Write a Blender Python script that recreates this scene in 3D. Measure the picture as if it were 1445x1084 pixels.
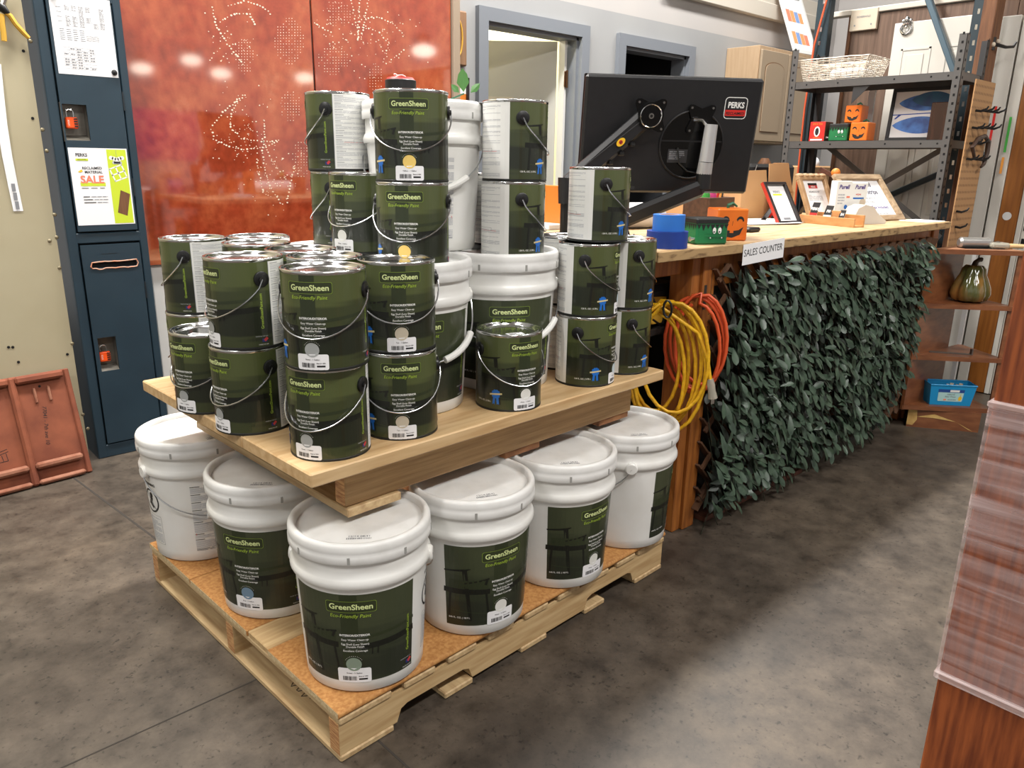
import bpy, bmesh, math, random
from mathutils import Vector, Matrix
random.seed(7)
for o in list(bpy.data.objects): bpy.data.objects.remove(o)
S = bpy.context.scene
COL = S.collection
PI = math.pi
R_ = math.radians

# ------------------------------------------------------------------ camera
FPX, PITCH, ROLL, YAW, CAMH = 1075.0, 0.2825, 0.0162, 0.8291, 1.2398
CX, CY = 722.5, 542.0
_cp, _sp = math.cos(PITCH), math.sin(PITCH)
FW = Vector((math.cos(YAW)*_cp, math.sin(YAW)*_cp, -_sp))
_rt = Vector((math.sin(YAW), -math.cos(YAW), 0))
_up = _rt.cross(FW)
RT = _rt*math.cos(ROLL) + _up*math.sin(ROLL)
UP = -_rt*math.sin(ROLL) + _up*math.cos(ROLL)
CAMLOC = Vector((0, 0, CAMH))
cd = bpy.data.cameras.new('camera'); cam = bpy.data.objects.new('camera', cd); COL.objects.link(cam)
m3 = Matrix((RT, UP, -FW)).transposed()
cam.matrix_world = Matrix.Translation(CAMLOC) @ m3.to_4x4()
cd.sensor_fit = 'HORIZONTAL'; cd.sensor_width = 36.0; cd.lens = FPX/1445*36.0
cd.clip_start = 0.02; cd.clip_end = 200
S.camera = cam
def ray(px, py): return FW + RT*((px-CX)/FPX) - UP*((py-CY)/FPX)
def atz(px, py, z=0.0):
    d = ray(px, py); return CAMLOC + d*((z-CAMH)/d.z)
def aty(px, py, y):
    d = ray(px, py); return CAMLOC + d*(y/d.y)
def atx(px, py, x):
    d = ray(px, py); return CAMLOC + d*(x/d.x)
def atplane(px, py, p, n):
    d = ray(px, py); p = Vector(p); n = Vector(n)
    return CAMLOC + d*((p-CAMLOC).dot(n)/d.dot(n))

# ------------------------------------------------------------------ light
W = bpy.data.worlds.new('store_ambient'); S.world = W; W.use_nodes = True
bg = W.node_tree.nodes['Background']; bg.inputs[0].default_value = (1.0, 0.975, 0.94, 1); bg.inputs[1].default_value = 0.5
def area(name, loc, sx, sy, power, col=(1, .972, .93), rot=(0, 0, 0)):
    l = bpy.data.lights.new(name, 'AREA'); l.shape = 'RECTANGLE'; l.size = sx; l.size_y = sy; l.energy = power; l.color = col
    o = bpy.data.objects.new(name, l); COL.objects.link(o); o.location = loc; o.rotation_euler = rot
    return o
LAMPZ = 4.2
LAMPS = [(0.4, 2.75), (2.9, 2.75), (5.2, 2.75), (0.2, -1.3), (2.9, -1.3), (-2.2, 1.0)]
LPOW = [150, 160, 90, 95, 110, 80]
for (lx, ly), p in zip(LAMPS, LPOW):
    area('ceiling_lamp_light', (lx, ly, LAMPZ-0.03), 1.5, 0.30, p)
area('office_lamp_light', (3.6, 5.0, 2.5), 0.8, 0.8, 45, (1, .97, .88))
vs = S.view_settings
vs.view_transform = 'Standard'; vs.look = 'None'; vs.exposure = 0.32; vs.gamma = 1.0; vs.use_curve_mapping = False

# ------------------------------------------------------------------ materials
def lin(c):
    r = []
    for v in c[:3]:
        v /= 255.0
        r.append(v/12.92 if v <= .04045 else ((v+.055)/1.055)**2.4)
    return (*r, 1.0)
MATS = {}
def mat(name, col, rough=.5, metal=0.0, col2=None, scale=6.0, stretch=(1, 1, 1), bump=0.0, coat=0.0, detail=4.0,
        ramp=(.35, .65), spec=.5, alpha=None, emit=0, trans=0.0, rvar=0.0):
    m = bpy.data.materials.new(name); m.use_nodes = True; MATS[name] = m
    nt = m.node_tree; b = nt.nodes['Principled BSDF']
    b.inputs['Base Color'].default_value = lin(col); b.inputs['Roughness'].default_value = rough
    b.inputs['Metallic'].default_value = metal; b.inputs['Coat Weight'].default_value = coat
    b.inputs['Coat Roughness'].default_value = .05
    b.inputs['Specular IOR Level'].default_value = spec
    if alpha is not None: b.inputs['Alpha'].default_value = alpha
    if trans: b.inputs['Transmission Weight'].default_value = trans
    if emit:
        b.inputs['Emission Color'].default_value = lin(col); b.inputs['Emission Strength'].default_value = emit
    if col2 is not None or bump:
        tc = nt.nodes.new('ShaderNodeTexCoord'); mp = nt.nodes.new('ShaderNodeMapping')
        mp.inputs['Scale'].default_value = stretch
        nz = nt.nodes.new('ShaderNodeTexNoise'); nz.inputs['Scale'].default_value = scale; nz.inputs['Detail'].default_value = detail
        nt.links.new(tc.outputs['Object'], mp.inputs[0]); nt.links.new(mp.outputs[0], nz.inputs['Vector'])
        if col2 is not None:
            rp = nt.nodes.new('ShaderNodeValToRGB')
            rp.color_ramp.elements[0].position = ramp[0]; rp.color_ramp.elements[1].position = ramp[1]
            rp.color_ramp.elements[0].color = lin(col); rp.color_ramp.elements[1].color = lin(col2)
            nt.links.new(nz.outputs['Fac'], rp.inputs[0]); nt.links.new(rp.outputs[0], b.inputs['Base Color'])
        if rvar:
            mr = nt.nodes.new('ShaderNodeMapRange'); mr.inputs[3].default_value = rough-rvar; mr.inputs[4].default_value = rough+rvar
            nt.links.new(nz.outputs['Fac'], mr.inputs[0]); nt.links.new(mr.outputs[0], b.inputs['Roughness'])
        if bump:
            bp = nt.nodes.new('ShaderNodeBump'); bp.inputs['Strength'].default_value = bump; bp.inputs['Distance'].default_value = .002
            nt.links.new(nz.outputs['Fac'], bp.inputs['Height']); nt.links.new(bp.outputs[0], b.inputs['Normal'])
    return m
mat('white_plastic', (226, 226, 223), .32, col2=(218, 217, 212), scale=9)
mat('bucket_lid_plastic', (224, 224, 222), .36, col2=(205, 204, 200), scale=14, ramp=(.45, .8))
mat('slot_grey', (150, 150, 146), .6)
mat('tin', (205, 205, 205), .16, 1.0)
mat('wire', (190, 192, 195), .25, 1.0)
mat('black_plastic', (17, 17, 18), .38)
mat('dark_rim', (20, 22, 18), .5)
mat('print_white', (232, 232, 228), .45)
mat('paper_white', (236, 236, 238), .6)
mat('print_black', (22, 22, 24), .55)
mat('print_grey', (128, 130, 134), .6)
mat('print_lightgrey', (182, 184, 188), .6)
mat('print_lime', (158, 186, 62), .45)
mat('print_cream', (214, 226, 160), .45)
mat('print_slate', (62, 62, 84), .6)
mat('print_box', (44, 52, 26), .45)
mat('print_outline', (126, 150, 56), .45)
mat('chair_dark', (15, 19, 11), .4)
mat('chair_mid', (42, 50, 28), .4)
mat('ribbon_blue', (28, 104, 190), .4)
mat('ribbon_gold', (205, 190, 140), .4)
mat('flag_red', (190, 60, 60), .5); mat('flag_blue', (40, 50, 110), .5)
for n, c in dict(stone=(160, 163, 162), tan=(196, 186, 166), yellow=(236, 203, 112), white=(222, 222, 216), sky=(196, 212, 218),
                 sage=(130, 146, 130), slate=(110, 136, 158)).items(): mat('swatch_'+n, c, .5)

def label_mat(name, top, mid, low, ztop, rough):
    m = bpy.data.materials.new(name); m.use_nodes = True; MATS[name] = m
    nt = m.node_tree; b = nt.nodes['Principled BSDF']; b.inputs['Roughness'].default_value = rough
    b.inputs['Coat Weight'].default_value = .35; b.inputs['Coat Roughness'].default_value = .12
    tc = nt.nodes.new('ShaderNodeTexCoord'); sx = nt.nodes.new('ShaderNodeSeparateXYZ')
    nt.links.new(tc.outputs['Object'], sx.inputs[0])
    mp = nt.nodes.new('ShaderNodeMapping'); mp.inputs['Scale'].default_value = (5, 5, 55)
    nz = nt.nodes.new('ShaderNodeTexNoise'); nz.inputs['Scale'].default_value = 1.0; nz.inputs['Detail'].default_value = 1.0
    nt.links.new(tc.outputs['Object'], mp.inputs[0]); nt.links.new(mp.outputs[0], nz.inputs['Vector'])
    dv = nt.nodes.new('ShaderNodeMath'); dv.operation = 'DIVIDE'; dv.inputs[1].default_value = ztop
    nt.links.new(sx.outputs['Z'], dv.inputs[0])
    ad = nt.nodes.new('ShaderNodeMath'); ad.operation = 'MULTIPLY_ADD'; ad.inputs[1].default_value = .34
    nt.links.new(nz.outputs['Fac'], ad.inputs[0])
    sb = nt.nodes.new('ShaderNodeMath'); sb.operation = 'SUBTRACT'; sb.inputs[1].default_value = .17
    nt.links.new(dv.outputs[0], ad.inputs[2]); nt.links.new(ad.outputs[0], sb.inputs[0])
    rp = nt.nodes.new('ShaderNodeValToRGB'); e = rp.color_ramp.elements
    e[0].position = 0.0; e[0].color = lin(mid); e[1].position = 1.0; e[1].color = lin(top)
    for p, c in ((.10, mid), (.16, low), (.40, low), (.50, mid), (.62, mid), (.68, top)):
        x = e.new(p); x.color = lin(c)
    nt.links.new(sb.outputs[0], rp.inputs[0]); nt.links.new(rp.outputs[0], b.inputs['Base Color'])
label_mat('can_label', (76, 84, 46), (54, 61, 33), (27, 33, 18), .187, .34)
label_mat('bucket_label', (56, 63, 40), (47, 54, 34), (33, 39, 25), .25, .42)

mat('pine', (198, 170, 126), .55, col2=(174, 142, 98), scale=5, stretch=(1.2, 14, 14), bump=.15)
mat('pine_y', (198, 172, 130), .6, col2=(170, 140, 100), scale=5, stretch=(14, 1.2, 14), bump=.15)
mat('pine_pale', (208, 178, 134), .5, col2=(186, 150, 104), scale=4, stretch=(1.2, 12, 12), bump=.1)
mat('beam_wood', (178, 144, 98), .6, col2=(152, 118, 76), scale=6, stretch=(1, 5, 22), bump=.2)
mat('end_grain', (150, 98, 60), .7, col2=(205, 160, 108), scale=9, stretch=(3, 3, 30), bump=.2)
mat('bark_wood', (150, 104, 66), .8, col2=(110, 70, 42), scale=20, bump=.4)
mat('particle_board', (184, 134, 76), .75, col2=(158, 106, 54), scale=120, bump=.25, detail=3)
mat('particle_edge', (196, 160, 108), .55)
mat('particle_raw', (203, 184, 146), .9, col2=(176, 152, 112), scale=160, bump=.4)
mat('stamp_green', (92, 120, 60), .8); mat('ink_black', (40, 34, 30), .8)
mat('counter_top', (196, 170, 130), .55, col2=(164, 130, 88), scale=4, stretch=(1.2, 14, 14), bump=.15)
mat('counter_edge', (170, 140, 98), .7, col2=(96, 70, 44), scale=9, stretch=(2, 1, 8), bump=.3, ramp=(.5, .72))
mat('post_wood', (160, 98, 40), .5, col2=(128, 72, 26), scale=5, stretch=(14, 14, 1.2), bump=.15)
mat('dark_board', (92, 52, 36), .6, col2=(66, 36, 24), scale=4, stretch=(2, 12, 12), bump=.15)
mat('lattice_wood', (96, 66, 44), .75, col2=(70, 46, 30), scale=9)
mat('shade_dark_wood', (34, 28, 24), .8)  # near-black standing for shade inside the counter; also the dark leaf backing
mat('locker_blue', (30, 49, 61), .42, col2=(35, 55, 67), scale=5, bump=.03)
mat('locker_dark', (16, 26, 33), .5); mat('pocket_steel', (132, 128, 120), .35, .35, col2=(100, 96, 88), scale=12)
mat('black_hole', (6, 6, 7), .9); mat('torn_metal', (206, 132, 96), .6, col2=(190, 160, 140), scale=40)
mat('padlock_orange', (240, 84, 26), .35); mat('steel', (190, 190, 190), .22, 1.0)
mat('beige_metal', (172, 163, 136), .5, col2=(166, 156, 128), scale=3); mat('rivet', (150, 140, 115), .4, .6)
mat('terracotta', (136, 74, 48), .8, col2=(110, 55, 34), scale=9, bump=.35, detail=6); mat('terracotta_pale', (150, 102, 80), .85, col2=(130, 78, 56), scale=25, bump=.4)
mat('taupe', (146, 130, 112), .5); mat('white_panel', (212, 212, 210), .5)
mat('grey_wall', (150, 151, 151), .7, col2=(145, 146, 147), scale=2); mat('upper_wall', (176, 172, 169), .7, col2=(171, 168, 166), scale=2)
mat('cream_trim', (196, 189, 177), .6); mat('frame_grey', (116, 121, 128), .5); mat('door_grey', (176, 175, 168), .5)
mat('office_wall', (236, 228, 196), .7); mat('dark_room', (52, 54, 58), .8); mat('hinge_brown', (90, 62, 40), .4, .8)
mat('maple', (178, 152, 122), .5, col2=(170, 143, 112), scale=4, stretch=(14, 14, 1.2)); mat('cabinet_paint', (156, 138, 115), .5); mat('groove_brown', (120, 92, 66), .6)
mat('monitor_black', (24, 24, 26), .42, col2=(27, 27, 29), scale=40); mat('gloss_black', (10, 10, 11), .15); mat('dark_grey', (48, 48, 50), .5)
mat('brushed_steel', (196, 196, 196), .28, .5)
mat('badge_yellow', (238, 190, 40), .5); mat('badge_red', (200, 50, 40), .5)
mat('tape_blue', (40, 110, 196), .5); mat('tape_navy', (22, 56, 140), .5)
mat('paint_green', (24, 116, 66), .45, col2=(20, 100, 56), scale=9); mat('paint_orange', (222, 112, 26), .45, col2=(206, 98, 18), scale=9); mat('paint_black', (24, 25, 24), .5); mat('stem_green', (24, 92, 66), .5)
mat('cardboard', (190, 148, 104), .75, col2=(182, 140, 96), scale=4); mat('cardboard_edge', (156, 116, 78), .8)
mat('frame_black', (40, 34, 34), .35); mat('frame_red', (170, 50, 36), .4); mat('frame_tan', (170, 138, 102), .55, col2=(150, 118, 84), scale=9, stretch=(4, 4, 4))
mat('frame_grey_wood', (172, 148, 118), .7, col2=(140, 116, 88), scale=6, stretch=(2, 10, 10)); mat('tray_wood', (200, 150, 98), .5, col2=(184, 132, 80), scale=5, stretch=(9, 2, 9))
mat('pen_box_wood', (92, 62, 42), .6, col2=(70, 46, 30), scale=6, stretch=(2, 9, 9))
mat('red', (206, 42, 36), .45); mat('pink', (226, 70, 140), .5); mat('lime', (196, 214, 50), .5); mat('green_bright', (70, 170, 70), .5); mat('yellow_print', (216, 206, 70), .6); mat('salmon', (236, 128, 100), .6)
mat('purple_print', (70, 50, 130), .5); mat('pale_blue', (150, 200, 230), .5); mat('sanitizer_grey', (206, 200, 190), .5); mat('orange', (214, 124, 46), .5); mat('pencil', (226, 150, 60), .5)
mat('leaf', (66, 86, 68), .42, col2=(38, 56, 42), scale=30); mat('leaf_shaded', (28, 42, 30), .5, col2=(18, 29, 20), scale=30); mat('stem_dark', (30, 38, 24), .7)
mat('cord_yellow', (226, 176, 24), .45, col2=(198, 146, 16), scale=60); mat('cord_orange', (206, 82, 40), .45); mat('clear_plastic', (200, 196, 180), .2, trans=.5)
mat('bag_black', (24, 25, 26), .6, col2=(38, 39, 40), scale=30); mat('bag_yellow', (200, 154, 50), .6)
mat('rack_grey', (90, 89, 88), .4, .3); mat('rack_dark', (44, 44, 45), .5); mat('teal_steel', (34, 50, 58), .45, .2); mat('teal_light', (72, 92, 104), .45, .2)
mat('panel_brown', (112, 88, 72), .55, col2=(88, 66, 52), scale=4, stretch=(14, 14, .7)); mat('white_door', (200, 196, 187), .5); mat('brown_door', (150, 92, 36), .45, col2=(126, 74, 26), scale=4, stretch=(14, 14, .8))
mat('old_post', (118, 78, 48), .7, col2=(90, 56, 34), scale=6, stretch=(12, 12, 1), bump=.3); mat('cream_plate', (200, 186, 166), .5)
mat('wicker', (226, 216, 202), .6, col2=(196, 182, 164), scale=40); mat('art_white', (206, 202, 200), .5); mat('art_blue', (40, 70, 130), .5, col2=(70, 120, 190), scale=14); mat('art_teal', (36, 90, 120), .5, col2=(40, 56, 104), scale=12)
mat('dark_gloss_wood', (58, 34, 26), .25, col2=(44, 24, 18), scale=6, stretch=(8, 8, 1), coat=.4)
mat('shelf_wood', (132, 82, 50), .4, col2=(110, 64, 38), scale=4, stretch=(3, 3, 10), coat=.2); mat('shelf_top', (160, 116, 86), .45, col2=(146, 98, 70), scale=5, stretch=(3, 10, 3)); mat('torn_veneer', (206, 172, 104), .8, col2=(180, 140, 80), scale=30)
mat('gourd', (76, 78, 40), .12, col2=(146, 104, 52), scale=14, coat=.8, ramp=(.42, .62), stretch=(1, 1, .25)); mat('gourd_stem', (60, 46, 30), .4)
mat('tub_blue', (22, 140, 196), .4); mat('tub_label', (172, 210, 208), .6); mat('tub_band', (30, 70, 140), .6); mat('bracket_grey', (96, 88, 82), .5, .4)
mat('roller_silver', (170, 168, 164), .3, .7); mat('handle_wood', (216, 180, 130), .5)
mat('red_oak', (150, 78, 36), .5, col2=(104, 46, 18), scale=9, stretch=(16, 16, 1.4), bump=.3, detail=6)
mat('leather', (62, 44, 34), .55); mat('purple_paper', (176, 140, 190), .7); mat('plant_green', (66, 112, 52), .5); mat('bamboo_board', (136, 104, 78), .5, col2=(120, 90, 64), scale=4, stretch=(9, 9, 1))
mat('lamp_white', (230, 230, 230), .5); mat('print_orange', (226, 150, 96), .6); mat('print_blue', (120, 150, 200), .6)
mat('chrome', (215, 215, 215), .12, 1.0)
mat('joint_dark', (52, 47, 42), .9)
mat('purple_sheet', (150, 84, 160), .6)

# concrete floor
m = mat('concrete', (100, 92, 82), .42); nt = m.node_tree; b = nt.nodes['Principled BSDF']
tc = nt.nodes.new('ShaderNodeTexCoord')
def nz_(scale, detail=6, rough=.6):
    n = nt.nodes.new('ShaderNodeTexNoise'); n.inputs['Scale'].default_value = scale; n.inputs['Detail'].default_value = detail; n.inputs['Roughness'].default_value = rough
    nt.links.new(tc.outputs['Object'], n.inputs['Vector']); return n
n1, n2, n3 = nz_(1.3), nz_(9, 8, .7), nz_(70, 3)
def ramp_(src, stops):
    r = nt.nodes.new('ShaderNodeValToRGB'); e = r.color_ramp.elements
    e[0].position, e[0].color = stops[0][0], lin(stops[0][1]); e[1].position, e[1].color = stops[-1][0], lin(stops[-1][1])
    for p, c in stops[1:-1]:
        x = e.new(p); x.color = lin(c)
    nt.links.new(src, r.inputs[0]); return r
def mixc(a, b_, f, blend='MIX'):
    x = nt.nodes.new('ShaderNodeMix'); x.data_type = 'RGBA'; x.blend_type = blend; x.inputs['Factor'].default_value = f
    nt.links.new(a, x.inputs['A']); nt.links.new(b_, x.inputs['B']); return x
r1 = ramp_(n1.outputs['Fac'], [(.3, (88, 79, 70)), (.5, (110, 100, 89)), (.72, (126, 113, 98))])
r2 = ramp_(n2.outputs['Fac'], [(.32, (112, 106, 102)), (.5, (190, 186, 182)), (.7, (244, 240, 234))])
r3 = ramp_(n3.outputs['Fac'], [(.28, (70, 66, 60)), (.4, (215, 215, 215)), (.74, (220, 220, 220)), (.80, (255, 255, 255))])
x1 = mixc(r1.outputs[0], r2.outputs[0], .85, 'MULTIPLY'); x2 = mixc(x1.outputs['Result'], r3.outputs[0], .75, 'MULTIPLY')
nt.links.new(x2.outputs['Result'], b.inputs['Base Color'])
bp = nt.nodes.new('ShaderNodeBump'); bp.inputs['Strength'].default_value = .18; bp.inputs['Distance'].default_value = .002
nt.links.new(n2.outputs['Fac'], bp.inputs['Height']); nt.links.new(bp.outputs[0], b.inputs['Normal'])
mr = nt.nodes.new('ShaderNodeMapRange'); mr.inputs[3].default_value = .34; mr.inputs[4].default_value = .6
nt.links.new(n2.outputs['Fac'], mr.inputs[0]); nt.links.new(mr.outputs[0], b.inputs['Roughness'])

# mottled red glass
m = mat('red_glass', (190, 70, 40), .05, spec=1.0, coat=1.0); nt = m.node_tree; b = nt.nodes['Principled BSDF']
tc = nt.nodes.new('ShaderNodeTexCoord')
n1, n2, n3 = nz_(3.2, 7, .65), nz_(26, 5), nz_(1.1, 3)
r1 = ramp_(n1.outputs['Fac'], [(.3, (126, 50, 30)), (.46, (156, 66, 40)), (.60, (172, 88, 54)), (.72, (186, 118, 84))])
r2 = ramp_(n2.outputs['Fac'], [(.3, (205, 196, 192)), (.6, (255, 255, 255))])
r3 = ramp_(n3.outputs['Fac'], [(.3, (225, 205, 200)), (.65, (255, 255, 255))])
x1 = mixc(r1.outputs[0], r2.outputs[0], .6, 'MULTIPLY'); x2 = mixc(x1.outputs['Result'], r3.outputs[0], .6, 'MULTIPLY')
nt.links.new(x2.outputs['Result'], b.inputs['Base Color'])
mat('dot_white', (236, 214, 190), .4)

# pegboard: dot grid
m = mat('pegboard', (164, 124, 82), .7); nt = m.node_tree; b = nt.nodes['Principled BSDF']
tc = nt.nodes.new('ShaderNodeTexCoord'); vo = nt.nodes.new('ShaderNodeTexVoronoi'); vo.inputs['Scale'].default_value = 1.0; vo.inputs['Randomness'].default_value = 0.0
mp = nt.nodes.new('ShaderNodeMapping'); mp.inputs['Scale'].default_value = (45, .001, 30)
nt.links.new(tc.outputs['Object'], mp.inputs[0]); nt.links.new(mp.outputs[0], vo.inputs['Vector'])
r1 = ramp_(vo.outputs['Distance'], [(.16, (96, 62, 34)), (.24, (164, 124, 82))])
nt.links.new(r1.outputs[0], b.inputs['Base Color'])

# stretch film: streaky translucent plastic
m = mat('stretch_film', (226, 206, 206), .22); nt = m.node_tree; b = nt.nodes['Principled BSDF']
tc = nt.nodes.new('ShaderNodeTexCoord'); mp = nt.nodes.new('ShaderNodeMapping'); mp.inputs['Scale'].default_value = (3, 3, 60); mp.inputs['Rotation'].default_value = (.18, 0, 0)
nz = nt.nodes.new('ShaderNodeTexNoise'); nz.inputs['Scale'].default_value = 1.0; nz.inputs['Detail'].default_value = 5; nz.inputs['Distortion'].default_value = .6
nt.links.new(tc.outputs['Object'], mp.inputs[0]); nt.links.new(mp.outputs[0], nz.inputs['Vector'])
mr = nt.nodes.new('ShaderNodeMapRange'); mr.inputs[1].default_value = .36; mr.inputs[2].default_value = .72; mr.inputs[3].default_value = .04; mr.inputs[4].default_value = .55
nt.links.new(nz.outputs['Fac'], mr.inputs[0]); nt.links.new(mr.outputs[0], b.inputs['Alpha'])
bp = nt.nodes.new('ShaderNodeBump'); bp.inputs['Strength'].default_value = .5; bp.inputs['Distance'].default_value = .003
nt.links.new(nz.outputs['Fac'], bp.inputs['Height']); nt.links.new(bp.outputs[0], b.inputs['Normal'])
mat('film_band', (226, 208, 206), .25, alpha=.38, bump=.3, scale=8, stretch=(3, 3, 50))

# ------------------------------------------------------------------ mesh builder
class MB:
    def __init__(s): s.v = []; s.f = []; s.mi = []; s.ms = []; s.c = 0
    def use(s, n):
        if n not in s.ms: s.ms.append(n)
        s.c = s.ms.index(n); return s
    def vert(s, p): s.v.append(tuple(p)); return len(s.v)-1
    def face(s, idx): s.f.append(tuple(idx)); s.mi.append(s.c)
    def poly(s, pts): s.face([s.vert(p) for p in pts])
    def box(s, x0, x1, y0, y1, z0, z1, b=0.0, M=None):
        M = M or Matrix.Identity(4)
        c = Vector(((x0+x1)/2, (y0+y1)/2, (z0+z1)/2)); h = [abs(x1-x0)/2, abs(y1-y0)/2, abs(z1-z0)/2]
        if b <= 0:
            i = [s.vert(M @ (c+Vector((sx*h[0], sy*h[1], sz*h[2])))) for sx in (-1, 1) for sy in (-1, 1) for sz in (-1, 1)]
            for q in ((0, 1, 3, 2), (4, 6, 7, 5), (0, 4, 5, 1), (2, 3, 7, 6), (0, 2, 6, 4), (1, 5, 7, 3)): s.face([i[k] for k in q])
            return s
        b = min(b, *(k*.98 for k in h)); V = {}
        for sx in (-1, 1):
            for sy in (-1, 1):
                for sz in (-1, 1):
                    sg = (sx, sy, sz)
                    for k in range(3):
                        V[sg, k] = s.vert(M @ (c+Vector([sg[a]*(h[a] if a == k else h[a]-b) for a in range(3)])))
        def sg(k, sk, l, sl, m, sm):
            r = [0, 0, 0]; r[k] = sk; r[l] = sl; r[m] = sm; return tuple(r)
        for k in range(3):
            l, m = (k+1) % 3, (k+2) % 3
            for sk in (-1, 1):
                s.face([V[sg(k, sk, l, a, m, c2), k] for a, c2 in ((-1, -1), (1, -1), (1, 1), (-1, 1))])
                for sl in (-1, 1):
                    s.face([V[sg(k, sk, l, sl, m, -1), k], V[sg(k, sk, l, sl, m, -1), l], V[sg(k, sk, l, sl, m, 1), l], V[sg(k, sk, l, sl, m, 1), k]])
        for sx in (-1, 1):
            for sy in (-1, 1):
                for sz in (-1, 1): s.face([V[(sx, sy, sz), k] for k in range(3)])
        return s
    def beam(s, p, q, w, h, up=(0, 0, 1), b=0.0):
        p, q = Vector(p), Vector(q); d = (q-p); L = d.length; d.normalize(); up = Vector(up)
        x = d.cross(up)
        if x.length < 1e-5: x = d.cross(Vector((1, 0, 0)))
        x.normalize(); z = x.cross(d)
        M = Matrix((x, d, z)).transposed().to_4x4(); M.translation = p
        return s.box(-w/2, w/2, 0, L, -h/2, h/2, b, M)
    def tube(s, path, r, n=8, closed=False):
        P = [Vector(p) for p in path]; N = len(P); rings = []; prev = None
        for i, p in enumerate(P):
            if closed: t = P[(i+1) % N]-P[i-1]
            else: t = P[min(i+1, N-1)]-P[max(i-1, 0)]
            t.normalize()
            if prev is None:
                a = t.orthogonal().normalized()
            else:
                a = prev-t*prev.dot(t)
                a = a.normalized() if a.length > 1e-6 else t.orthogonal().normalized()
            prev = a; b = t.cross(a); rr = r[i] if isinstance(r, (list, tuple)) else r
            rings.append([s.vert(p+(a*math.cos(2*PI*k/n)+b*math.sin(2*PI*k/n))*rr) for k in range(n)])
        for i in range(N if closed else N-1):
            A, B = rings[i], rings[(i+1) % N]
            for k in range(n): s.face((A[k], A[(k+1) % n], B[(k+1) % n], B[k]))
        if not closed: s.face(rings[0][::-1]); s.face(rings[-1])
        return s
    def lathe(s, prof, n=48, c=(0, 0, 0), cap0=True, cap1=True):
        c = Vector(c); rings = []
        for r, z in prof:
            if r < 1e-6: rings.append([s.vert(c+Vector((0, 0, z)))]*n)
            else: rings.append([s.vert(c+Vector((r*math.sin(2*PI*k/n), -r*math.cos(2*PI*k/n), z))) for k in range(n)])
        for A, B in zip(rings, rings[1:]):
            for k in range(n):
                q = [A[k], A[(k+1) % n], B[(k+1) % n], B[k]]; u = []
                for i in q:
                    if i not in u: u.append(i)
                if len(u) > 2: s.face(u)
        if cap0 and prof[0][0] > 1e-6: s.face(rings[0][::-1])
        if cap1 and prof[-1][0] > 1e-6: s.face(rings[-1])
        return s
    def cyl(s, p, q, r, n=16):
        return s.tube([p, q], r, n)
    def prism(s, pts, f):            # pts 2D outline, f(u,v,side)->3D, side 0/1
        a = [s.vert(f(u, v, 0)) for u, v in pts]; b = [s.vert(f(u, v, 1)) for u, v in pts]; n = len(pts)
        s.face(a[::-1]); s.face(b)
        for i in range(n): s.face((a[i], a[(i+1) % n], b[(i+1) % n], b[i]))
        return s
    def sphere(s, c, r, n=16, m=10, sc=(1, 1, 1)):
        c = Vector(c)
        prof = [(math.sin(PI*i/m), -math.cos(PI*i/m)) for i in range(m+1)]
        i0 = len(s.v); s.lathe([(max(a, 0)*r if 0 < k < m else 0, z*r) for k, (a, z) in enumerate(prof)], n)
        for i in range(i0, len(s.v)):
            x, y, z = s.v[i]; s.v[i] = (c.x+x*sc[0], c.y+y*sc[1], c.z+z*sc[2])
        return s
    def mesh(s, name, off=(0, 0, 0), smooth=35, recalc=True):
        me = bpy.data.meshes.new(name); o = Vector(off)
        me.from_pydata([tuple(Vector(v)-o) for v in s.v], [], s.f)
        for n in s.ms: me.materials.append(MATS[n])
        me.polygons.foreach_set('material_index', s.mi)
        if recalc:
            bm = bmesh.new(); bm.from_mesh(me); bmesh.ops.recalc_face_normals(bm, faces=bm.faces); bm.to_mesh(me); bm.free()
        if smooth:
            me.polygons.foreach_set('use_smooth', [True]*len(me.polygons)); me.set_sharp_from_angle(angle=R_(smooth))
        me.update(); return me
def link(name, data, parent=None, loc=(0, 0, 0), rz=0.0):
    o = bpy.data.objects.new(name, data); COL.objects.link(o); o.location = loc
    if rz: o.rotation_euler = (0, 0, rz)
    if parent is not None: o.parent = parent
    return o
def tag(o, label=None, cat=None, group=None, kind=None):
    if label: o['label'] = label
    if cat: o['category'] = cat
    if group: o['group'] = group
    if kind: o['kind'] = kind
    return o
def root(name, label, cat, loc, rz=0.0, group=None):
    return tag(link(name, None, None, loc, rz), label, cat, group)
def abs_loc(p):
    l = Vector((0, 0, 0))
    while p is not None: l = l+Vector(p.location); p = p.parent
    return l
def part(name, mb, parent, smooth=35, recalc=True, label=None, kind=None):        # mb in world coordinates, parents unrotated
    o = link(name, mb.mesh(name, abs_loc(parent), smooth, recalc), parent)
    if label: o['label'] = label
    if kind: o['kind'] = kind
    return o
def lpart(name, mb, parent, smooth=35, recalc=True):                               # mb in the parent's local coordinates
    return link(name, mb.mesh(name, (0, 0, 0), smooth, recalc), parent)
def solo(name, mb, label, cat, group=None, smooth=35, recalc=True):
    xs, ys, zs = zip(*mb.v); o0 = ((min(xs)+max(xs))/2, (min(ys)+max(ys))/2, min(zs))
    return tag(link(name, mb.mesh(name, o0, smooth, recalc), None, o0), label, cat, group)
def struct(name, mb, parent=None, smooth=35):
    if parent is None:
        o = solo(name, mb, None, None, None, smooth); o['kind'] = 'structure'; return o
    return part(name, mb, parent, smooth)
def copy_tree(o, parent=None):
    c = o.copy(); COL.objects.link(c); c.parent = parent
    for ch in [x for x in bpy.data.objects if x.parent is o]: copy_tree(ch, c)
    return c

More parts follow.
